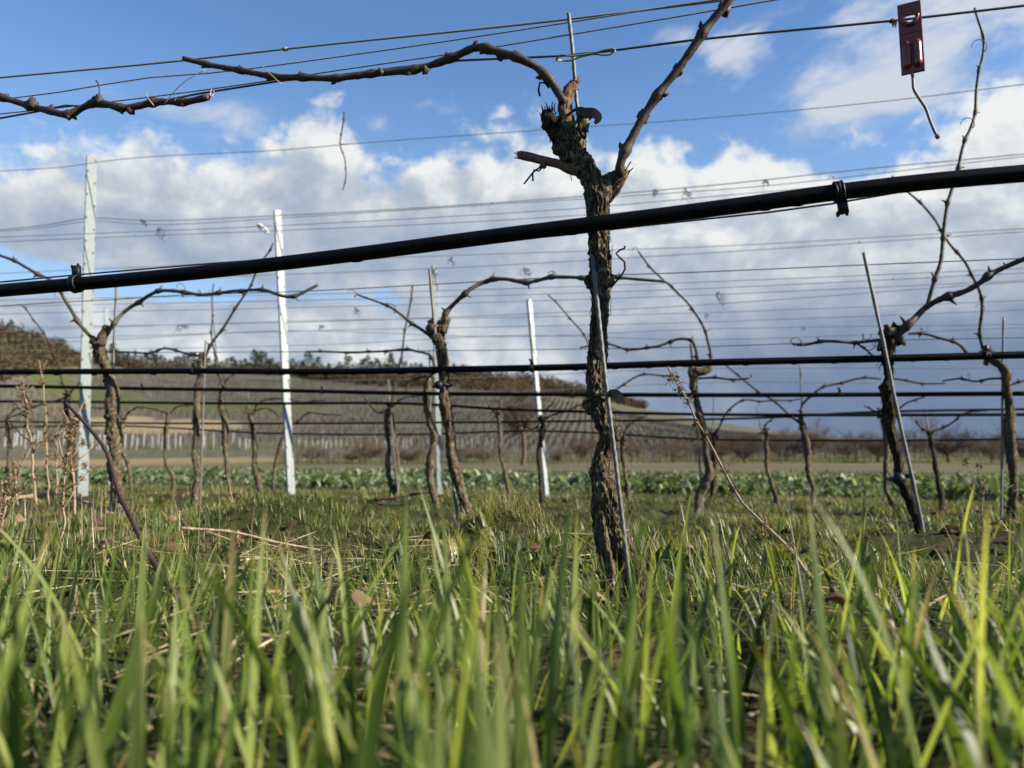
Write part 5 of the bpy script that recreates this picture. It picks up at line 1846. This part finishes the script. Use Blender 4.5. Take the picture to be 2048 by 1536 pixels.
dry_weed([(1640, 1180, 1.26), (1600, 1122, 1.3), (1540, 1062, 1.33), (1500, 1020, 1.36), (1455, 955, 1.4), (1425, 895, 1.42), (1398, 845, 1.44), (1370, 790, 1.46), (1336, 733, 1.48)], 9, 4.5,
         [(0.97, 15), (0.90, 14), (0.85, 13), (0.76, 13), (0.71, 9), (0.55, 11), (0.47, 12), (0.28, 10), (0.18, 8)], 'tall dead stalk with seed clusters leaning right of the nearest trunk', 1.4, 61)
LW = [([(72, 1010, 2.5), (62, 900, 2.5), (55, 830, 2.5), (48, 765, 2.5)], 7, 4, [(0.98, 14), (0.9, 15), (0.8, 14), (0.7, 12), (0.6, 10)], 'dead stalk with thick seed head nearest the left edge'),
      ([(98, 1010, 2.6), (92, 900, 2.6), (90, 800, 2.6), (78, 720, 2.6)], 5, 3, [(0.97, 9), (0.85, 9), (0.7, 8), (0.55, 9)], 'tall thin dead stalk second from the left edge'),
      ([(150, 1030, 2.2), (146, 950, 2.2), (143, 890, 2.2), (150, 835, 2.2)], 7, 4, [(0.98, 14), (0.88, 16), (0.78, 17), (0.66, 15), (0.5, 12)], 'dead stalk with shaggy seed head in front of the tallest post'),
      ([(0, 1060, 1.9), (8, 1010, 1.9), (4, 960, 1.9)], 9, 5, [(0.95, 11), (0.75, 14), (0.5, 13), (0.25, 12)], 'dark seeded weed at the very left edge above the grass'),
      ([(125, 1080, 1.7), (128, 1020, 1.7), (130, 960, 1.7), (140, 905, 1.7)], 6, 4, [(0.95, 9), (0.8, 10), (0.6, 11), (0.4, 12)], 'dead branched weed at the foot of the tallest post'),
      ([(35, 1010, 2.3), (30, 960, 2.3), (26, 915, 2.3)], 5, 3, [(0.9, 10), (0.7, 9), (0.4, 9)], 'short dead weed between the left edge and the thick seed head'),
      ([(112, 990, 2.9), (114, 930, 2.9), (120, 870, 2.9)], 4, 3, [(0.95, 8), (0.7, 7)], 'thin pale dead stalk behind the shaggy seed head')]
for i, (pts, w0, w1, hd, lab) in enumerate(LW):
    dry_weed(pts, w0, w1, hd, lab, pts[0][2], 70 + i, side=5)
MW = [([(357, 1130, 1.5), (358, 1070, 1.5), (362, 1022, 1.5)], 5, 4, [(0.6, 11), (0.2, 12)], 'dark stub stalk at the left end of the lying straw stem'),
      ([(425, 1140, 1.5), (427, 1075, 1.5)], 4, 3, [(0.9, 13), (0.6, 12)], 'brown seed head under the lying straw stem, left of three'),
      ([(470, 1150, 1.5), (473, 1085, 1.5), (476, 1060, 1.5)], 5, 4, [(0.9, 17), (0.6, 18), (0.3, 16)], 'brown seed head under the lying straw stem, biggest of three'),
      ([(585, 1140, 1.5), (587, 1075, 1.5)], 4, 3, [(0.95, 12), (0.7, 14), (0.4, 11)], 'brown seed head at the right end of the lying straw stem'),
      ([(1535, 1120, 1.5), (1528, 1060, 1.5), (1523, 1030, 1.5)], 4, 3, [(0.9, 10), (0.6, 9)], 'small seed head left of the leaning dead stalk foot'),
      ([(1775, 1190, 1.25), (1772, 1120, 1.25)], 8, 5, [(0.5, 8)], 'short brown stem stub in the grass below the dark leaning vine')]
for i, (pts, w0, w1, hd, lab) in enumerate(MW):
    dry_weed(pts, w0, w1, hd, lab, pts[0][2], 90 + i)
dry_weed([(1960, 1040, 1.8), (1965, 990, 1.8), (1967, 962, 1.8)], 3, 2, [(0.97, 6), (0.8, 4)], 'fine dry weed with small buds by the rightmost mossy vine', 1.8, 99, side=6)


# ------------------------------------------------------------------ grass
def blade_mesh(name, pos, L, W, lean, curl, phi, tint, mat, label, seg=5, fold=0.25, twist=None, cat='grass', sink=0.006, zbase=None):
    n = len(pos)
    gz = ground_z(pos[:, 0], pos[:, 1]) - sink if zbase is None else zbase
    cur = np.stack([pos[:, 0], pos[:, 1], gz], -1)
    hd = np.stack([np.cos(phi), np.sin(phi), np.zeros(n)], -1)
    tw = np.zeros(n) if twist is None else twist
    cols = []
    for k in range(seg + 1):
        t = k / seg
        th = lean + curl * t * t
        tang = hd * np.sin(th)[:, None] + np.array([0, 0, 1.0]) * np.cos(th)[:, None]
        sd0 = np.stack([-np.sin(phi), np.cos(phi), np.zeros(n)], -1)
        nrm = np.cross(tang, sd0)
        a = tw * t
        sd = sd0 * np.cos(a)[:, None] + nrm * np.sin(a)[:, None]
        nn = np.cross(tang, sd)
        w = W * (0.55 + 0.45 * min(1, t * 3.5)) * max(0.02, (1 - t ** 2.4)) / 2
        cols.append(np.stack([cur - sd * w[:, None], cur + nn * (w * fold)[:, None], cur + sd * w[:, None]], 1))
        cur = cur + tang * (L / seg)[:, None]
    V = np.stack(cols, 1).reshape(-1, 3)
    m = 3 * (seg + 1)
    b = np.arange(n)[:, None, None] * m
    k = np.arange(seg)[None, :, None] * 3
    c = np.arange(2)[None, None, :]
    i0 = b + k + c
    q = np.stack([i0, i0 + 1, i0 + 4, i0 + 3], -1).reshape(-1, 4)
    along = np.tile(np.repeat(np.arange(seg + 1) / seg, 3), n)
    me = fast_mesh(name, V, q, {'tint': np.repeat(tint, m), 'along': along})
    me.materials.append(MATS[mat])
    o = bpy.data.objects.new(name, me)
    COL.objects.link(o)
    tag(o, label, cat, None, 'stuff')
    return o


def wedge(rng, n, y0, y1, power=1.0, half=0.80, margin=0.25):
    u = rng.uniform(0, 1, n) ** power
    y = y0 + (y1 - y0) * u
    x = rng.uniform(-1, 1, n) * (half * y + margin)
    return np.stack([x, y], -1)


def grasses():
    rng = np.random.default_rng(77)
    # broad tall blades close to the lens
    p = wedge(rng, 480, 0.25, 0.66, 1.0, 0.80, 0.08)
    n = len(p)
    L = rng.uniform(0.085, 0.145, n)
    tall = rng.uniform(size=n) < 0.22
    L = np.where(tall, rng.uniform(0.14, 0.185, n), L)
    # the highest blades of the photograph stand where it shows them
    hero = [(1640, 995, 0.42, 0.009, 0.05), (1690, 955, 0.62, 0.006, 0.10), (1905, 1005, 0.34, 0.0085, 0.04), (1965, 950, 0.50, 0.005, 0.35), (2030, 985, 0.40, 0.006, 0.30), (1200, 985, 0.36, 0.005, 0.12),
            (850, 1050, 0.32, 0.008, 0.18), (735, 1030, 0.38, 0.006, 0.06), (600, 1010, 0.40, 0.006, 0.30), (940, 1065, 0.34, 0.006, 0.10), (100, 1075, 0.30, 0.009, 0.06), (320, 1180, 0.28, 0.008, 0.03), (555, 1130, 0.30, 0.007, 0.02),
            (1545, 1040, 0.48, 0.006, 0.35), (1440, 1075, 0.45, 0.005, 0.05), (1780, 1040, 0.44, 0.006, 0.40), (1375, 1180, 0.30, 0.008, 0.02), (1010, 1180, 0.32, 0.007, 0.12)]
    hx, hL, hW, hl = [], [], [], []
    for (x, y, d_, w_, le) in hero:
        hx.append(((x - 1024) / F_PX * d_ * 1.0, d_))
        ztop = CAM_Z + (930 - y) / F_PX * d_
        hL.append((ztop - float(ground_z(hx[-1][0], d_)) + 0.006) / math.cos(le * 0.9))
        hW.append(w_)
        hl.append(le)
    nh = len(hero)
    p = np.vstack([p, hx])
    L = np.concatenate([L, hL])
    n = len(p)
    W_ = np.concatenate([rng.uniform(0.0040, 0.0095, n - nh), hW])
    lean_ = np.concatenate([np.abs(rng.normal(0.10, 0.32, n - nh)), hl])
    curl_ = np.concatenate([np.abs(rng.normal(0.15, 0.36, n - nh)), np.full(nh, 0.1)])
    tint = np.clip(rng.beta(1.5, 1.3, n) * 0.84, 0, 1)
    tint = np.where(rng.uniform(size=n) < 0.03, rng.uniform(0.88, 1, n), tint)
    blade_mesh('broad_grass', p, L, W_, lean_, curl_, rng.uniform(0, 2 * math.pi, n), tint, 'grass', 'broad bright grass blades nearest the camera', 9, 0.30, rng.normal(0, 0.8, n))
    # middle blades
    p = wedge(rng, 2700, 0.38, 1.30, 0.85)
    tuft = fbm(p[:, 0] * 6, p[:, 1] * 6, 0, 2, 4)
    p = p[rng.uniform(size=len(p)) < np.clip(0.50 + 1.2 * tuft, 0.03, 1)]
    n = len(p)
    hs = np.interp(p[:, 1], [0.36, 0.5, 0.8, 1.05, 1.35], [0.12, 0.125, 0.125, 0.085, 0.05])
    L = hs * rng.uniform(0.5, 1.15, n)
    tall = rng.uniform(size=n) < 0.04
    L = np.where(tall, L * 1.45, L)
    W = rng.uniform(0.0018, 0.0050, n)
    tint = np.clip(rng.beta(1.5, 1.5, n) * 0.84, 0, 1)
    tint = np.where(rng.uniform(size=n) < 0.025, rng.uniform(0.88, 1, n), tint)
    blade_mesh('tall_grass', p, L, W, np.abs(rng.normal(0.24, 0.40, n)), np.abs(rng.normal(0.35, 0.6, n)), rng.uniform(0, 2 * math.pi, n), tint, 'grass', 'tall green grass blades round the nearest trunk', 7, 0.32, rng.normal(0, 0.9, n))
    # low undergrowth of the same zone
    p = wedge(rng, 7000, 0.25, 1.5, 0.9)
    tuft = fbm(p[:, 0] * 4, p[:, 1] * 4, 0, 3, 48)
    p = p[rng.uniform(size=len(p)) < np.clip(0.65 + 0.8 * tuft, 0.08, 1)]
    n = len(p)
    L = rng.uniform(0.02, 0.055, n)
    W = rng.uniform(0.0012, 0.0030, n)
    tint = np.clip(rng.beta(1.4, 3.4, n) * 0.8, 0, 1)  # dark tints: shade between the tall blades is put into the colour
    tint = np.where(rng.uniform(size=n) < 0.10, rng.uniform(0.88, 1, n), tint)
    blade_mesh('short_grass', p, L, W, np.abs(rng.normal(0.35, 0.35, n)), np.abs(rng.normal(0.5, 0.6, n)), rng.uniform(0, 6.28, n), tint, 'grass', 'short tangled grass under the foreground blades', 5, 0.3, rng.normal(0, 0.6, n))
    # dead straw lying between
    p = wedge(rng, 1500, 0.28, 1.7, 0.9)
    pt = fbm(p[:, 0] * 4 + 9, p[:, 1] * 4, 0, 2, 41)
    p = p[rng.uniform(size=len(p)) < np.clip(0.40 + 1.1 * pt, 0.03, 1)]
    n = len(p)
    z = ground_z(p[:, 0], p[:, 1]) + rng.uniform(0.0, 0.03, n)
    blade_mesh('straw', p, rng.uniform(0.05, 0.17, n), rng.uniform(0.0015, 0.0050, n), rng.uniform(1.25, 1.6, n), rng.uniform(-0.2, 0.4, n), rng.uniform(0, 6.28, n), rng.uniform(0, 1, n), 'straw', 'dead straw lying between the grass blades', 5, 0.2, rng.normal(0, 1.2, n), 'straw', zbase=z)
    # turf between the rows
    for nm, num, y0, y1, l0, l1, w0, w1, lab, pw, half in (('turf', 95000, 1.15, 3.4, 0.012, 0.042, 0.0012, 0.0034, 'mossy turf between the first and second vine rows', 0.8, 0.8),
                                                    ('far_turf', 120000, 3.2, 10.6, 0.015, 0.055, 0.0028, 0.0075, 'patchy turf and moss beneath the farther vine rows', 0.75, 0.85)):
        p = wedge(rng, num, y0, y1, pw, half, 0.4)
        pt = fbm(p[:, 0] * 2.2, p[:, 1] * 2.2, 0, 3, 14)
        p = p[rng.uniform(size=len(p)) < np.clip(0.64 + 1.3 * pt, 0.24, 1)]
        n = len(p)
        vig = np.clip(0.9 + 0.6 * fbm(p[:, 0] * 1.3, p[:, 1] * 1.3, 0, 2, 66), 0.4, 1.6)
        hm = hummock(p[:, 0], p[:, 1])
        L = rng.uniform(l0, l1, n) * vig * np.clip(0.85 + 0.6 * hm, 0.55, 1.5)
        hue = fbm(p[:, 0] * 1.1, p[:, 1] * 1.1, 0, 2, 91)
        tint = np.clip(rng.beta(2, 2.6, n) * 0.66 + 0.16 * hue + 0.16 * hm, 0, 0.82)  # hummock tops tinted lighter, hollows darker: sun and shade put into the colour
        tint = np.where(rng.uniform(size=n) < np.clip((0.16 if y0 < 2 else 0.30) + 0.4 * hue, 0.03, 0.7), rng.uniform(0.84, 1, n), tint)
        blade_mesh(nm, p, L, rng.uniform(w0, w1, n), np.abs(rng.normal(0.6, 0.5, n)), np.abs(rng.normal(0.8, 0.7, n)), rng.uniform(0, 6.28, n), tint, 'turf', lab, 4, 0.3)
    # tufts of turf grass, thick on the hummocks
    pc = wedge(rng, 4200, 1.22, 5.2, 0.95, 0.82, 0.3)
    pt = fbm(pc[:, 0] * 1.9 + 7, pc[:, 1] * 1.9, 0, 3, 52)
    pc = pc[rng.uniform(size=len(pc)) < np.clip(0.52 + 1.5 * pt, 0.03, 1)]
    k = 20
    n = len(pc) * k
    big = np.repeat(rng.uniform(0.6, 1.35, len(pc)), k)
    ang = rng.uniform(0, 6.28, n)
    rad = np.abs(rng.normal(0, 0.016, n)) * big
    p = np.repeat(pc, k, 0) + np.stack([np.cos(ang), np.sin(ang)], -1) * rad[:, None]
    ct = np.repeat(np.clip(rng.beta(1.6, 2.0, len(pc)) * 0.75, 0, 0.78), k)
    tint = np.clip(ct + rng.normal(0, 0.10, n), 0, 0.82)
    tint = np.where(rng.uniform(size=n) < 0.10, rng.uniform(0.84, 1, n), tint)
    blade_mesh('turf_tufts', p, rng.uniform(0.022, 0.055, n) * big, rng.uniform(0.0014, 0.0036, n), np.clip(rad * 22, 0.05, 1.1) + rng.normal(0, 0.12, n), np.abs(rng.normal(0.6, 0.5, n)), ang + rng.normal(0, 0.5, n), tint, 'turf', 'thick tufts of grass on the rough ground between the rows', 4, 0.3)
    # low broad leaved weeds in clumps
    pc = wedge(rng, 3600, 1.35, 9.4, 1.0, 0.85, 0.3)
    pt = fbm(pc[:, 0] * 1.6 + 3, pc[:, 1] * 1.6, 0, 2, 51)
    pc = pc[rng.uniform(size=len(pc)) < np.clip(0.45 + 1.3 * pt, 0.03, 1)]
    k = 9
    p = np.repeat(pc, k, 0) + rng.normal(size=(len(pc) * k, 2)) * 0.018
    n = len(p)
    sc_ = np.clip(1.0 - (p[:, 1] - 1.5) * 0.06, 0.6, 1.0)
    blade_mesh('low_weeds', p, rng.uniform(0.03, 0.075, n) * sc_, rng.uniform(0.008, 0.02, n) * sc_, rng.uniform(0.1, 1.0, n), rng.uniform(0.2, 1.3, n), rng.uniform(0, 6.28, n), np.clip(np.repeat(rng.uniform(0.05, 0.72, len(pc)), k) + rng.normal(0, 0.08, n), 0, 0.8), 'turf', 'low broad leaved weeds in dark clumps between the vines', 5, 0.35, rng.normal(0, 0.4, n), 'weeds')
    # clods
    cb = MB()
    pc = wedge(rng, 1500, 1.3, 6.5, 0.9, 0.8, 0.2)
    pt = fbm(pc[:, 0] * 2.2, pc[:, 1] * 2.2, 0, 3, 14)
    for (x, y), t_ in zip(pc, pt):
        if t_ < 0.05:
            r_ = (0.003 + 0.016 * rng.uniform() ** 3) * (1 + y / 8)
            blob(cb, (x, y, float(ground_z(x, y)) + r_ * 0.3), r_, int(x * 50 + y * 90), (1.2, 1, 0.75), 7, 5, 0.5)
    o = cb.build('soil_clods', MATS['clod'], None, smooth=False)
    tag(o, 'crumbly brown clods lying on the bare soil between turf patches', 'clods', None, 'stuff')
    # tangle of dead stems at the left
    n = 260
    dd = rng.uniform(1.35, 2.9, n)
    px_ = np.where(rng.uniform(size=n) < 0.75, rng.normal(110, 130, n), rng.uniform(300, 720, n))
    p = np.stack([(px_ - 1024) / F_PX * dd, dd], -1)
    blade_mesh('dead_stems', p, rng.uniform(0.04, 0.17, n), rng.uniform(0.0010, 0.0024, n), np.abs(rng.normal(0.2, 0.45, n)), rng.uniform(-0.2, 0.7, n), rng.uniform(0, 6.28, n), rng.uniform(0, 0.6, n), 'straw', 'tangle of thin dead weed stems at left', 5, 0.2, None, 'dead stems')
    # dry stems standing in the turf
    p = wedge(rng, 1100, 1.5, 9.5, 1.3)
    n = len(p)
    blade_mesh('dry_stems', p, rng.uniform(0.03, 0.13, n), rng.uniform(0.0012, 0.003, n), np.abs(rng.normal(0.6, 0.5, n)), rng.uniform(0, 0.6, n), rng.uniform(0, 6.28, n), rng.uniform(0.1, 1, n), 'straw', 'dry thin stems standing in the turf', 4, 0.2, None, 'dry stems')
    # fallen vine leaves
    p = wedge(rng, 90, 0.6, 3.2, 0.9)
    n = len(p)
    z = ground_z(p[:, 0], p[:, 1]) + rng.uniform(0.012, 0.05, n)
    blade_mesh('fallen_leaves', p, rng.uniform(0.02, 0.045, n), rng.uniform(0.015, 0.035, n), rng.uniform(0.8, 1.6, n), rng.uniform(-0.8, 1.2, n), rng.uniform(0, 6.28, n), rng.uniform(0, 1, n), 'deadleaf', 'brown fallen vine leaves lying in the grass', 5, 0.5, rng.normal(0, 0.6, n), 'leaves', zbase=z)


grasses()

# a pale stone in the turf left of the nearest trunk
mb = MB()
c = on_ground(1062, 3.2) + np.array([0, 0, 0.02])
blob(mb, c, 0.022, 5, (1.3, 1, 0.8), 12, 9, 0.3)
tag(mb.build_at('stone', MATS['stone'], c), 'small pale stone lying in the turf left of the nearest trunk', 'stone')
